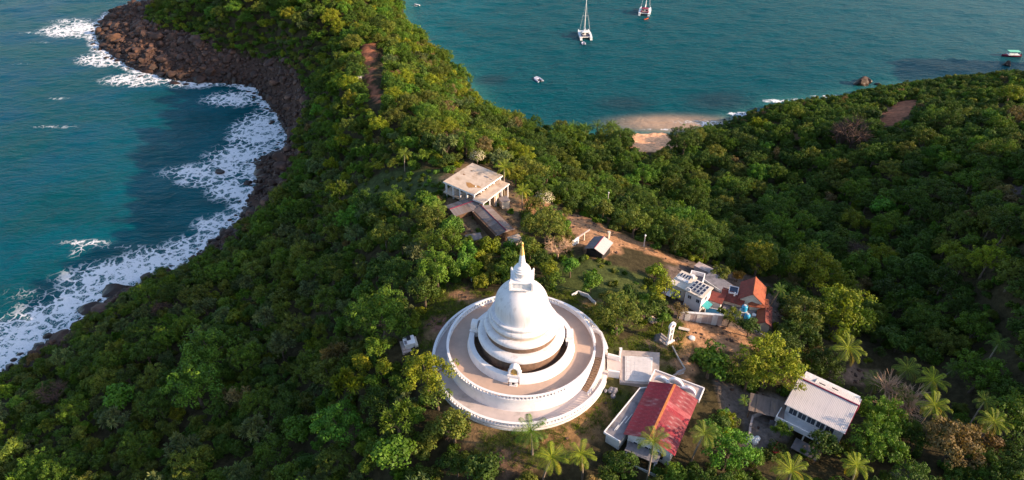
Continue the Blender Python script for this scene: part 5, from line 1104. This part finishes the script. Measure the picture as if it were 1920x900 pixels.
# dry, nearly bare crown
def twig_crown(seed,n=70):
    r_=np.random.default_rng(seed); mb=MB(); mb.tube([(0,0,-1),(0,0,1.2)],[.2,.14],6)
    for i in range(9):
        th=r_.uniform(0,6.28); e=np.array([math.cos(th)*1.3,math.sin(th)*1.3,2.6+r_.uniform(-.3,.6)]); mb.tube([(0,0,1.1),tuple(e*np.array([.5,.5,.75])),tuple(e)],[.1,.07,.05],5)
        for j in range(n//9):
            d=r_.normal(size=3); d[2]=abs(d[2])*.8; d/=np.linalg.norm(d); q=e+d*r_.uniform(.7,1.3); mb.tube([tuple(e),tuple((e+q)/2+r_.normal(size=3)*.1),tuple(q)],[.045,.03,.015],4,cap=False)
            for _ in range(4):
                d2=d+r_.normal(size=3)*.7; q2=q+d2*.35; mb.tube([tuple((e+q)/2+(q-e)*r_.uniform(0,.5)),tuple(q2)],[.022,.01],3,cap=False)
    return mb.mesh('bare_crown',M['paleb'])
TW_=[twig_crown(5,150),twig_crown(6,150)]; TWD=[m.copy() for m in TW_]
for m in TWD: m.materials[0]=M['drytwig']
C0=dict(dark=(.055,.098,.012),mid=(.085,.145,.012),bright=(.090,.185,.018),yellow=(.175,.205,.012),olive=(.112,.138,.018),grey=(.115,.150,.055),brown=(.16,.115,.045),orange=(.24,.13,.02))
def place_tree(x,y,z,s,pi,tint,label,group=None,name='broadleaf_tree',rz=None,sz_=1.0,cat='tree'):
    cr,tr,_=PROTO[pi]; rz=float(rng.uniform(0,6.28)) if rz is None else rz
    r=empty(name,(x,y,z),rz,label,cat,group); r.scale=(s,s,s*sz_)
    t=link('trunk',tr,r); c=link('crown',cr,r); c['tint']=[float(v) for v in tint]; return r
hand=[]  # x,y,radius of hand placed trees
HT_=[ # crown centre px, radius px, kind, colour, label
 (1443,682,60,'dense','yellow','large bright yellow-green tree at the upper left corner of the two-storey white-roofed house'),
 (1405,705,36,'dense','olive','shaded dull tree leaning on the left side of the large yellow-green tree'),
 (1335,674,42,'round','mid','round deep green tree between the dirt yard and the red-roofed hall'),
 (1160,588,44,'dense','olive','dark round tree with gold-lit top right behind the terrace balustrade'),
 (1245,545,34,'airy','yellow','open yellowish tree with pale stems just left of the beige solar house'),
 (1228,512,24,'round','yellow','small sunlit tree above the open yellowish one, left of the solar house'),
 (1272,580,20,'airy','brown','thin pinkish tree at the left end of the compound wall'),
 (1370,592,24,'tufted','olive','drooping dark tree in front of the right end of the compound wall'),
 (1407,611,24,'round','dark','dark tree right of the drooping one, in front of the blue tanks'),
 (1243,598,18,'round','mid','low rounded green tree directly behind the gate tower'),
 (848,423,27,'round','bright','bright green tree left of the long corrugated shed'),
 (820,400,20,'airy','mid','slim tree left of the short corrugated shed'),
 (920,462,26,'round','yellow','yellow-lit tree between the long corrugated shed and the spire'),
 (870,492,26,'round','bright','leafy bright tree above the white garden lamp'),
 (822,498,26,'round','mid','mid green tree beside the palm left of the sheds'),
 (1022,424,40,'dense','olive','broad dark tree right of the long corrugated shed'),
 (1060,398,14,'airy','olive','small pale-leaved tree at the bend of the track by the villa'),
 (1108,525,26,'round','mid','green tree at the edge of the rough grass right of the spire'),
 (1070,500,22,'round','bright','sunlit green tree right of the spire'),
 (945,512,24,'round','mid','green tree just left of the harmika of the stupa'),
 (1030,505,24,'round','yellow','gold-green tree right behind the dome'),
 (795,545,34,'dense','dark','dark tree at the upper left edge of the stupa clearing'),
 (750,520,40,'spreading','dark','wide dark tree on the slope left of the stupa clearing'),
 (715,588,52,'spreading','mid','widest spreading green tree left of the small shrine'),
 (800,700,48,'airy','yellow','tall sunlit yellow-green tree overlapping the left side of the terrace'),
 (820,740,36,'airy','olive','olive tree below the sunlit one at the left side of the terrace'),
 (850,800,42,'dense','olive','shaded olive tree at the lower left foot of the terrace'),
 (905,878,40,'round','dark','dark tree at the bottom edge left of the dirt patch'),
 (1366,842,52,'round','bright','big bright green tree at the bottom, right of the red-roofed hall'),
 (1350,800,28,'round','dark','dark tree tucked between the hall corner and the big bright green one'),
 (1545,835,36,'dense','dark','dark tree in front of the right end of the two-storey house'),
 (1645,832,50,'dense','mid','green tree right of the two-storey house, below the dry pinkish one'),
 (1468,805,20,'tufted','mid','small bushy tree below the balcony of the two-storey house'),
 (1580,588,56,'airy','yellow','wide yellow-speckled tree above the leaning palm'),
 (1530,505,48,'round','yellow','sunlit crown standing out of the dark wood above the tiled houses'),
 (1510,590,44,'airy','olive','open grey-stemmed tree right of the dark red outbuilding'),
 (1620,500,34,'round','mid','rounded crown right of the sunlit one above the tiled houses'),
 (1350,512,20,'spreading','olive','low olive tree on the concrete behind the solar houses'),
 (1384,516,14,'round','orange','small rust-tinged tree touching the tallest clay roof'),
 (1440,545,12,'tufted','dark','dark little palm-like tree at the right gable of the tallest clay roof'),
 (365,722,50,'round','bright','bright green crown standing out low on the left slope, larger one'),
 (390,655,48,'round','bright','bright green crown higher on the left slope above the larger one'),
 (222,745,34,'round','bright','bright green crown left of the two others on the left slope'),
 (634,795,50,'round','bright','bright green crown in the middle of the bottom left woods'),
 (560,805,34,'round','mid','mid green crown left of the bright one in the bottom woods'),
 (740,845,44,'round','mid','green crown at the bottom edge below the small shrine'),
 (1655,390,26,'round','bright','lone brighter crown on the dark right hillside'),
 (1895,175,22,'round','yellow','sunlit yellow crown near the top right corner'),
 (1840,700,44,'dense','mid','sunlit crown at the right above the lower right palms'),
 (1905,780,50,'round','mid','deep green tree at the right edge of the bottom'),
 (1790,830,56,'airy','brown','brownish thin-leaved tree right of the bottom palms'),
 (1850,840,40,'airy','brown','second brownish thin-leaved tree, at the far bottom right'),
 (1285,262,30,'spreading','dark','rounded dark tree right beside the small beach'),
 (1172,868,30,'dense','dark','dark tree against the lower left wall of the red-roofed hall'),
 (1262,886,30,'round','mid','leafy tree at the bottom edge below the red-roofed hall'),
 (1165,262,24,'round','dark','dark tree left of the small beach under the shore palms'),
]
for (px,py,rp,kd,tn,lab) in HT_:
    x,y,gz_=hit(px,py,3.0); _,_,dd_=proj(x,y,gz_+3); Rm=rp*float(dd_)/FOC; s=Rm/(2.75)
    x,y,gz_=hit(px,py,3.3*s); pi=KINDS[kd][int(rng.integers(len(KINDS[kd])))]
    if s>1.35 and kd!='tufted': pi=BIGK[kd]
    place_tree(x,y,gz_-.1,s,pi,np.array(C0[tn])*rng.uniform(.9,1.1,3),lab); hand.append((x,y,Rm))
for (px,py,rp,lab,m_) in ((1668,772,48,'dry leafless tree with a haze of pinkish twigs right of the two-storey house',0),(1047,466,24,'dry orange-lit bare tree right of the spire tip',1),(1595,272,34,'grey leafless tree on the far right hillside, left of centre',1),(1570,268,20,'grey leafless tree touching the larger bare one on the right hillside',0),(100,740,24,'pale bare-limbed tree on the slope at the lower left shore',1),(850,805,16,'thin dead tree at the bottom of the woods left of the dirt patch',0),(1610,480,24,'grey-twigged tree in the dark woods above the yellow-speckled tree',0),(305,580,18,'pale bare branches on the slope above the lower left surf',0)):
    x,y,gz_=hit(px,py,2.5); _,_,dd_=proj(x,y,gz_+3); s=rp*float(dd_)/FOC/2.3; r=empty('bare_tree',(x,y,gz_),float(rng.uniform(0,6)),lab,'tree'); r.scale=(s,s,s); link('bare_crown',TW_[m_] if px>1640 or lab.startswith('dry orange') else TWD[m_],r); hand.append((x,y,rp*float(dd_)/FOC*.8))
# frangipani in white blossom by the villa
def blossom(seed):
    r_=np.random.default_rng(seed); d=r_.normal(size=(420,3)); d[:,2]=np.abs(d[:,2]); d/=np.linalg.norm(d,axis=1,keepdims=True); pos=d*np.array([2.35,2.35,1.75])*r_.uniform(.85,1.12,(420,1))+np.array([0,0,3.3])
    v,t=leaf_quads(pos,d,np.full(420,.22),.9,r_,np.ones((420,3))); return quad_mesh('blossom',v,t,M['flower'])
BL=blossom(3)
for (px,py,rp,lab) in ((1020,376,20,'frangipani tree covered in white blossom beside the villa clearing'),(895,296,17,'frangipani with pale blossom behind the far corner of the villa')):
    x,y,gz_=hit(px,py,2.5); _,_,dd_=proj(x,y,gz_+3); s=rp*float(dd_)/FOC/2.5; r=place_tree(x,y,gz_,s,8,C0['olive'],lab,name='frangipani_tree'); link('blossom',BL,r); hand.append((x,y,2.0*s))
# ---- palms
def frond_mesh(seed,L=3.0,droop=1.0,half=.38):
    r_=np.random.default_rng(seed); V=[];T=[]; n=34; pts=[]
    for i in range(n+1):
        t=i/n; pts.append(np.array([0,L*math.sin(t*1.35*1.0)/math.sin(1.35)*(1 if t<1 else 1),.75*math.sin(t*1.9)*(L/3)-droop*1.5*t*t]))
    for i in range(1,n):
        p=pts[i]; tan=pts[i+1]-pts[i-1]; tan/=np.linalg.norm(tan); t=i/n; ll=half*L*(.35+1.0*math.sin(math.pi*min(1,t*.9+.08)))*.62
        for s in (-1,1):
            d=np.array([s*.85,0,0])+tan*.55+np.array([0,0,-.35-.3*r_.random()]); d/=np.linalg.norm(d); w_=tan*.028*L/3
            q=p+d*ll; m_=p+d*ll*.5+np.array([0,0,.04]); V+=[p-w_*.5,m_-w_,q,m_+w_]; tn=r_.uniform(.7,1.25); T+=[[tn,tn,tn]]*4
    for i in range(n):
        a,b=pts[i],pts[i+1]; w_=.035*(1-i/n)+.012; V+=[a-[w_,0,0],a+[w_,0,0],b+[w_,0,0.01],b-[w_,0,-.01]]; T+=[[1.9,1.6,1.2]]*4
    return quad_mesh('frond',np.array(V),np.array(T),M['leaf'])
FR=[frond_mesh(1,3.1,.55),frond_mesh(2,3.0,1.0),frond_mesh(3,2.8,1.5),frond_mesh(4,2.5,.15)]
TRK={}
def palm(px,py,rp,h_,tn,label,lean=(0,0),base=None,group=None,nf=17):
    rp*=float(rng.uniform(.8,1.0)); nf=int(rng.integers(17,23))
    """px,py: the crown's heart; h_: trunk height"""
    x,y,gz_=hit(px,py,h_); _,_,dd_=proj(x,y,gz_+h_); s=rp*float(dd_)/FOC/2.9
    if base: bx,by,gz_=hit(*base,0)
    else: bx,by=x-lean[0],y-lean[1]; gz_=float(ground(bx,by)[0])
    if base: c=at(px,py,gz_+h_); x,y=float(c[0]),float(c[1])
    r=empty('coconut_palm',(bx,by,gz_),0,label,'palm',group); dx,dy=x-bx,y-by
    pts=[(0,0,-.6)]+[(dx*(k/6)**1.5,dy*(k/6)**1.5,h_*k/6) for k in range(7)]
    MB().tube(pts,[.24*s+.05,.2*s+.03]+[.14*s+.03]*5+[.12*s],8).build('trunk',M['palmbark'],r,True)
    tint=(np.array(C0[tn])*.8+np.array(C0['bright'])*.25)*rng.uniform(.95,1.2)
    for k in range(nf):
        lv=k/nf; fm=FR[3] if lv<.2 else FR[0] if lv<.5 else FR[1] if lv<.78 else FR[2]
        f=link('frond',fm,r,(dx,dy,h_),(R(28-58*lv+float(rng.normal(0,5))),0,float(k*2.399+rng.normal(0,.15))),(s,s,s)); f.rotation_mode='ZYX' if False else 'XYZ'
        f['tint']=[float(v) for v in tint*rng.uniform(.8,1.2)*(1 if lv<.85 else np.array([1.4,.9,.6]))]
    m_=MB()
    for k in range(5):
        a=k*1.3; m_.lathe([(.01,-.13),(.12,-.05),(.12,.06),(.01,.13)],6,(dx+.25*s*math.cos(a),dy+.25*s*math.sin(a)),mi=0)
    m_.v=[(q[0],q[1],q[2]+h_-.25*s) for q in m_.v]; m_.build('coconut_cluster',M['wood'],r,True)
    hand.append((x,y,1.3*s)); return r
PL=[(994,808,36,6,'dark','dark coconut palm overlapping the front foot of the terrace'),(1035,856,36,5.5,'yellow','sunlit palm at the bottom, between the dark palm and its neighbour'),(1090,850,32,5.5,'yellow','sunlit palm at the bottom just left of the grey annex corner'),
 (1226,826,38,9,'olive','tall palm rising in front of the red hall roof'),(1321,812,32,7,'olive','palm at the right lower corner of the red-roofed hall'),(1590,652,32,9,'yellow','palm with long pale leaning trunk over the bare ground behind the white roof'),
 (1703,690,30,8,'olive','upper left palm of the cluster right of the two-storey house'),(1750,712,32,8,'yellow','middle palm of the cluster right of the two-storey house'),(1753,757,32,8,'yellow','lowest palm of the cluster right of the two-storey house'),(1641,716,26,6,'olive','palm between the leaning palm and the dry tree'),
 (1864,790,30,8,'yellow','lone palm among brown trees at the lower right'),(1846,752,22,7,'olive','dim palm just above the lone lower right palm'),(1484,880,38,6,'yellow','palm cut by the bottom edge below the white-roofed house'),(1606,872,32,6,'yellow','palm near the bottom edge right of the cut-off one'),
 (979,357,21,8,'yellow','tall sunlit palm right of the villa terrace'),(945,314,20,7,'yellow','sunlit palm behind the right corner of the villa'),(885,252,17,6,'yellow','small golden palm on the ridge above the villa'),(758,286,14,5,'olive','slender palm on the far slope left of the villa'),
 (797,448,26,5,'yellow','golden palm low left of the corrugated sheds'),(822,386,18,5,'olive','palm beside the left corner of the short corrugated shed'),
 (1148,236,19,8,'dark','tallest dark palm at the left edge of the small beach'),(1075,236,14,6,'dark','dark shore palm farthest left of the beach group'),(1098,240,14,6,'dark','dark shore palm second from the left'),(1120,236,14,6,'dark','dark shore palm in the middle of the beach group'),(1180,250,16,6,'dark','low dark palm touching the beach sand'),
 (1462,545,18,6,'dark','dark palm right of the tiled houses'),(1040,240,13,6,'dark','dim shore palm well left of the beach palms'),(1875,640,26,7,'dark','dark palm in the shaded wood at the right edge'),(1692,742,26,6,'olive','shorter palm between the dry tree and the palm cluster'),(1790,690,22,6,'dark','dim palm at the upper right of the palm cluster'),(1395,750,12,3,'mid','young palm beside the broken low wall')]
for (px,py,rp,h_,tn,lab) in PL:
    palm(px,py,rp,h_,tn,lab,base=(1561,704) if 'leaning trunk' in lab else ((979,402) if 'right of the villa terrace' in lab else None),lean=tuple(float(v) for v in rng.normal(0,.7,2)))
# ---- woodland: dart throwing over all wooded ground
hand=np.array(hand)
N=140000; X=rng.uniform(-285,330,N); Y=rng.uniform(-45,440,N)
insd=inside(X,Y,vegpoly)&inside(X,Y,LAND); X,Y=X[insd],Y[insd]
dE=seg_dist(X,Y,[tuple(p) for p in coastE]); X,Y=X[dE>1.6],Y[dE>1.6]
gz=ground(X,Y); px,py,dd=proj(X,Y,gz+2.5)
ok=(px>-500)&(px<2600)&(py>-160)&(py<2300)&(np.hypot(X-1.4,Y-74.4)>15.5); X,Y,gz,px,py,dd=[a[ok] for a in (X,Y,gz,px,py,dd)]
cl=np.zeros(len(X),bool)
for poly,c in CLW: cl|=inside(X,Y,poly)
X0,Y0,cl0=X.copy(),Y.copy(),cl.copy(); gz0=gz.copy()
# trees that would stand in front of things one sees
KEEP=[[(880,840),(1000,830),(1120,800),(1145,800),(1165,840),(1270,870),(1300,850),(1350,765),(1350,720),(1290,700),(1300,660),(1420,660),(1440,640),(1255,590),(1240,640),(1235,735),(1140,790),(1000,830)],[(805,550),(1000,540),(1110,555),(1150,650),(1240,655),(1240,725),(1150,730),(1110,790),(1000,808),(900,795),(830,740),(808,660)],
 [(830,340),(882,300),(960,340),(975,440),(935,455),(880,425),(835,400)],[(1250,500),(1310,500),(1350,520),(1440,522),(1452,600),(1440,620),(1350,610),(1280,600),(1255,560)],[(1461,765),(1500,700),(1625,755),(1585,818),(1533,805),(1525,830),(1460,815)],[(1130,810),(1215,715),(1265,705),(1350,755),(1262,860),(1160,830)],[(1060,400),(1180,440),(1290,495),(1150,485),(1095,470)],[(745,630),(790,630),(790,660),(745,660)],[(680,88),(710,88),(712,190),(695,190)],[(1190,240),(1245,240),(1242,282),(1192,282)],[(1640,236),(1655,216),(1680,192),(1720,188),(1706,214),(1672,234)],[(1290,640),(1400,625),(1420,650),(1380,662),(1300,655)],[(1410,765),(1465,770),(1460,830),(1405,830)],[(1555,690),(1645,690),(1630,715),(1555,712)]]
for q in PL:
    if q[1]>600: KEEP.append([(q[0]-q[2],q[1]-q[2]*.7),(q[0]+q[2],q[1]-q[2]*.7),(q[0]+q[2],q[1]+q[2]),(q[0]-q[2],q[1]+q[2])])
def hid(px,py,rad):
    b=np.zeros(len(px),bool)
    for k in KEEP:
        for ox,oy in ((0,0),(.8,0),(-.8,0),(0,-.9),(0,.5)): b|=inside(px+ox*rad,py+oy*rad,k)
    return b
rad=np.where(rng.random(len(X))<.12,rng.uniform(2.5,3.7,len(X)),rng.uniform(1.0,2.4,len(X)))
leftw=(px<780)&(py>190); rad=np.where(leftw,np.where(rng.random(len(X))<.07,rng.uniform(2.4,3.4,len(X)),rng.uniform(.85,1.95,len(X))),rad)
dE=seg_dist(X,Y,[tuple(p) for p in coastE]); rad=np.where((dE<16)&(px>1330),np.minimum(rad,1.0+dE*.05),rad)
dv_=seg_dist(X,Y,vegW); rad=np.where(dv_<8,np.minimum(rad,1.7),rad); rad=np.where((px>1500)&(py<215),np.minimum(rad,1.7),rad)
hgt=rad/2.75*3.3; hx,hy,hd=proj(X,Y,gz+hgt); bad=hid(hx,hy,rad*1.05*FOC/hd)|cl
cell={}; acc=[]
for (x,y,r) in hand: cell.setdefault((int(x//5),int(y//5)),[]).append((x,y,r*1.0))
order=np.argsort(-(rad+rng.uniform(0,1.2,len(rad))))
for i in order:
    if bad[i]: continue
    kx,ky=int(X[i]//5),int(Y[i]//5); o_=True
    for a in (-1,0,1):
        for b in (-1,0,1):
            for (x,y,r) in cell.get((kx+a,ky+b),()):
                if (X[i]-x)**2+(Y[i]-y)**2<(.60*(rad[i]+r))**2: o_=False; break
            if not o_: break
        if not o_: break
    if o_: cell.setdefault((kx,ky),[]).append((X[i],Y[i],rad[i])); acc.append(i)
acc=np.array(acc); X,Y,gz,rad,px,py,dd=[a[acc] for a in (X,Y,gz,rad,px,py,dd)]; n=len(X)
kind=np.empty(n,int); tint=np.zeros((n,3)); lk=[]
for i in range(n):
    u=rng.random(); v=rng.random(); x_,y_=px[i],py[i]
    if x_<760 and y_>180: kd='tufted' if u<.36 else 'round' if u<.66 else 'dense' if u<.88 else 'airy' if u<.93 else 'spreading'
    elif x_<1000: kd='tufted' if u<.16 else 'round' if u<.6 else 'dense' if u<.85 else 'airy' if u<.92 else 'spreading'
    else: kd='tufted' if u<.06 else 'round' if u<.5 else 'dense' if u<.85 else 'airy' if u<.92 else 'spreading'
    if x_<760 and y_>400: tn='grey' if (kd=='tufted' and v<.5) else 'dark' if v<.30 else 'olive' if v<.70 else 'mid' if v<.93 else 'bright' if v<.945 else 'brown' if v<.97 else 'yellow'
    elif x_<1000: tn='grey' if (kd=='tufted' and v<.4) else 'dark' if v<.16 else 'olive' if v<.42 else 'mid' if v<.78 else 'yellow' if v<.92 else 'bright' if v<.98 else 'brown'
    elif y_<480 or x_>1650: tn='dark' if v<.52 else 'mid' if v<.80 else 'olive' if v<.95 else 'bright' if v<.975 else 'brown' if v<.99 else 'yellow'
    else: tn='dark' if v<.35 else 'mid' if v<.65 else 'olive' if v<.82 else 'yellow' if v<.93 else 'brown'
    kind[i]=KINDS[kd][int(rng.integers(len(KINDS[kd])))] if rad[i]<2.9 or kd=='tufted' else BIGK[kd]; tint[i]=np.array(C0[tn])*rng.uniform(.75,1.25)*rng.uniform(.92,1.08,3); lk.append((kd,tn))
scl=rad/2.75
LOOK={'round':'rounded','dense':'close-leaved','tufted':'spiky tufted','spreading':'flat spreading','airy':'thin-leaved'}
HUE={'dark':'dark green','mid':'mid green','bright':'bright green','yellow':'yellow-green','olive':'olive green','grey':'grey-green','brown':'brownish','orange':'rusty'}
def zone(x_,y_):
    if x_<780: 
        if y_<200: return 'on the far headland'
        if y_<480: return 'on the upper left slope above the rocks'
        return 'in the bottom left corner woods' if x_<330 else ('low on the slope left of the stupa' if x_<560 else 'nearest the stupa on its left slope')
    if y_<480: return 'in the woods behind the villa' if x_<1100 else 'on the right hillside below the bay'
    if x_<1240: return 'around the stupa clearing'
    return 'in the woods around the white-roofed house' if x_<1680 else 'at the lower right edge of the woods'
MARKS=[(365,722,'the low bright slope crown'),(390,655,'the high bright slope crown'),(222,745,'the leftmost bright crown'),(634,795,'the bright crown of the bottom woods'),(219,545,'the big rounded surf boulder'),(181,577,'the long brown shore boulder'),
 (715,588,'the spreading tree by the shrine'),(765,645,'the small white shrine'),(800,700,'the tall sunlit tree beside the terrace'),(850,800,'the terrace foot at its lower left'),(905,878,'the bottom edge left of the dirt patch'),(100,740,'the bare tree by the lower left shore'),(20,800,'the left edge of the picture'),
 (150,870,'the bottom left corner'),(450,870,'the bottom edge below the bright crowns'),(500,600,'the middle of the left slope'),(600,690,'the dark hollow left of the terrace'),(480,480,'the black rocks at the coast pinch'),(650,480,'the slope below the rough meadow'),(740,860,'the bottom edge below the shrine'),(560,560,'the mid slope above the hollow'),
 (330,620,'the slope above the lower surf'),(880,490,'the white garden lamp'),(848,423,'the long corrugated shed'),(1022,424,'the track bend right of the sheds'),(1160,588,'the round tree behind the balustrade'),(1245,545,'the solar house on its left'),(1450,684,'the large yellow-green tree'),(1335,674,'the dirt yard below the compound'),
 (1366,842,'the big bright tree right of the hall'),(1545,835,'the front of the two-storey house'),(1668,772,'the dry pinkish tree'),(1590,650,'the leaning palm'),(1750,730,'the palm cluster'),(1864,790,'the lone lower right palm'),(1790,830,'the brownish tree'),(1900,860,'the bottom right corner'),(1580,588,'the yellow-speckled tree'),(1530,505,'the sunlit crown above the tiles'),
 (1440,560,'the tallest clay roof'),(1850,600,'the right edge woods'),(1700,580,'the dark valley above the palms'),(1700,870,'the brown-roofed house at the bottom'),(1226,870,'the tall palm before the hall'),(1060,880,'the two sunlit bottom palms'),(1480,860,'the palm cut by the bottom edge'),(1250,420,'the dirt track on its bay side'),(1600,420,'the middle of the right hillside'),(1350,330,'the wood right of the beach'),(1500,330,'the grey bare trees'),(1720,300,'the red dirt patch on the hill'),(1430,450,'the thin lamp post in the wood'),(1680,500,'the dark valley centre'),(1850,480,'the right edge below the rock slab'),(1250,340,'the wood below the beach'),(1100,300,'the shore palms'),(1000,300,'the ridge behind the villa palms'),(1560,430,'the lone brighter hillside crown'),(900,200,'the ridge edge over the bay'),(700,250,'the end of the red track'),(600,330,'the slope above the meadow'),(1100,370,'the bend of the dirt track'),(940,270,'the villa on its far side'),(1850,380,'the rock slab at the right edge')]
def describe(i):
    x_,y_=px[i],py[i]; m=min(MARKS,key=lambda q:(q[0]-x_)**2+(q[1]-y_)**2); dx,dy=x_-m[0],y_-m[1]
    w_=('just left of' if dx<0 else 'just right of') if abs(dx)>abs(dy) else ('just above' if dy<0 else 'just below')
    sz='large' if rad[i]>3.1 else 'small' if rad[i]<2.35 else 'medium'
    return f"{sz} {HUE[lk[i][1]]} {LOOK[lk[i][0]]} tree {w_} {m[2]}"
inframe=(px>10)&(px<1910)&(py>15)&(py<885)
app=np.where(inframe,rad/dd,0); order=np.argsort(-app); NB=300-len(HT_); ind=set(order[:NB].tolist())
for i in sorted(ind):
    ph=describe(i)
    place_tree(float(X[i]),float(Y[i]),float(gz[i])-.2,float(scl[i]),int(kind[i]),tint[i],ph,'woodland trees '+zone(px[i],py[i]),sz_=float(rng.uniform(.85,1.2)))
rs=np.array([i for i in range(n) if i not in ind])
CR=[p[0] for p in PROTO]
def joined(i):
    """crown and trunk of a kind in one prototype"""
    return PROTO[i][0]
scatter('woodland',CR,np.stack([X[rs],Y[rs],gz[rs]-.2],1),kind[rs],np.stack([scl[rs],scl[rs],scl[rs]*rng.uniform(.85,1.2,len(rs))],1),rng.uniform(0,6.28,len(rs)),tint[rs],'dense mixed woodland covering the headland slopes and the right hillside',kind='stuff')
# ---- undergrowth: low bushes under and between the trees, rough growth in the clearings
def bush_mesh(seed,tuft=False):
    me,C,Rr=crown_mesh('bush',seed,9,46,(.5,.8),.34,Rc=1.2,flat=.6,cz=.5,tuft=tuft); return me
BU=[bush_mesh(31),bush_mesh(32),bush_mesh(33),bush_mesh(34,True)]
sel=rng.permutation(len(X0))[:15000]; bx,by,bz,bc=X0[sel],Y0[sel],gz0[sel],cl0[sel]
gr=inside(bx,by,CLW[11][0])|inside(bx,by,CLW[12][0])|inside(bx,by,CLW[10][0])&(rng.random(len(bx))<.25)
edge=inside(bx,by,CLW[0][0])&(fbm(bx,by,.2,51)<-.12)&(np.hypot(bx-1.4,by-74.4)>17)&~inside(bx,by,CLW[20][0])
ok=~bc|gr|(edge&(rng.random(len(bx))<.35)); 
bsz=rng.uniform(.45,1.1,len(bx)); bsz=np.where(gr,bsz*.7,bsz); bsz=np.where(edge&bc,bsz*.32,bsz)
hx,hy,hd=proj(bx,by,bz+bsz*.8); ok&=~(hid(hx,hy,bsz*1.1*FOC/hd)&~bc)
bx,by,bz,bsz=[a[ok] for a in (bx,by,bz,bsz)]; nb=len(bx); bt=np.array([C0[['dark','mid','olive','mid','olive','bright','yellow'][int(rng.integers(7))]] for _ in range(nb)])*rng.uniform(.7,1.2,(nb,1))
scatter('undergrowth',BU,np.stack([bx,by,bz-.1],1),rng.integers(0,4,nb),np.repeat(bsz[:,None],3,1),rng.uniform(0,6.28,nb),bt,'low bushes filling the gaps between trees and the rough clearings',kind='stuff')
# ---- grass tufts in the clearing round the stupa
N=9000; a=rng.uniform(0,6.283,N); rr_=np.sqrt(rng.uniform(14.2**2,30**2,N)); gx,gy=1.4+rr_*np.cos(a),74.4+rr_*np.sin(a)
ok=inside(gx,gy,CLW[0][0])&(fbm(gx,gy,.2,51)<.22); ok&=~((gx>14)&(gx<24)&(gy>68)&(gy<77)); gx,gy=gx[ok],gy[ok]; ng_=len(gx)
def grass_mesh(seed):
    r_=np.random.default_rng(seed); n=26; c=np.concatenate([r_.normal(0,.3,(n,2)),np.zeros((n,1))],1); d=np.concatenate([r_.normal(0,.35,(n,2)),np.ones((n,1))],1); d/=np.linalg.norm(d,axis=1,keepdims=True)
    ax=np.cross(d,r_.normal(size=(n,3))); ax/=np.linalg.norm(ax,axis=1,keepdims=True); L_=r_.uniform(.12,.3,(n,1)); V=np.stack([c-ax*.03,c+ax*.03,c+d*L_+ax*.01,c+d*L_-ax*.01],1).reshape(-1,3); return quad_mesh('grass_tuft',V,np.repeat(r_.uniform(.7,1.3,(n,1)),4,0)*np.ones((n*4,3)),M['leaf'])
gt_=np.array([C0['olive'] if rng.random()<.6 else C0['mid'] for _ in range(ng_)])*rng.uniform(.8,1.5,(ng_,1))
scatter('grass',[grass_mesh(1),grass_mesh(2)],np.stack([gx,gy,ground(gx,gy)],1),rng.integers(0,2,ng_),np.repeat(rng.uniform(.7,1.3,ng_)[:,None],3,1),rng.uniform(0,6.28,ng_),gt_,'thin dry grass of the clearing round the stupa')
N=14000; gx,gy=rng.uniform(-30,75,N),rng.uniform(48,135,N); ok=np.zeros(N,bool)
for k in (1,2,3,4,5,6,7,8,9,10,18,19,20,21,22): ok|=inside(gx,gy,CLW[k][0])
ok&=(np.hypot(gx-1.4,gy-74.4)>14.3)&~((gx>14)&(gx<24)&(gy>68)&(gy<77))&(rng.random(N)<.55*(.5+fbm(gx,gy,.3,91))*1.6); gx,gy=gx[ok],gy[ok]; nl_=len(gx)
scatter('ground_litter',[grass_mesh(3),RS[0],grass_mesh(4)],np.stack([gx,gy,ground(gx,gy)],1),rng.integers(0,3,nl_),np.where(rng.random(nl_)<.5,1,.6)[:,None]*np.array([[.35,.35,.3]])*rng.uniform(.4,1.6,(nl_,1)),rng.uniform(0,6.28,nl_),np.array(C0['brown'])*rng.uniform(.6,1.4,(nl_,1)),'dry tufts and small stones strewn over the dirt yards and tracks')
print('trees',n,'bushes',nb,'rocks',len(keep))

# labels that still coincide are told apart by their order from the left
from collections import defaultdict
same=defaultdict(list)
for o in list(COL.objects):
    if o.parent is None and o.get('category') in ('tree','boulder') and o.get('label'): same[o['label']].append(o)
for lab,os_ in same.items():
    n=len(os_)
    if n<2: continue
    os_.sort(key=lambda o:float(proj(o.location.x,o.location.y,o.location.z)[0]))
    words_={2:['left one of two','right one of two'],3:['left one of three','middle one of three','right one of three']}.get(n) or [('first','second','third','fourth','fifth','sixth','seventh','eighth','ninth')[min(i,8)]+' from left' for i in range(n)]
    for o,w_ in zip(os_,words_):
        t=lab.replace('just ','')+', '+w_
        if len(t.split())>16: t=t.replace(' rounded','').replace(' close-leaved','')
        if len(t.split())>16: t=t.split(' ',1)[1]
        o['label']=t.replace(' one of','  of').replace('  ',' ') if len(t.split())>16 else t
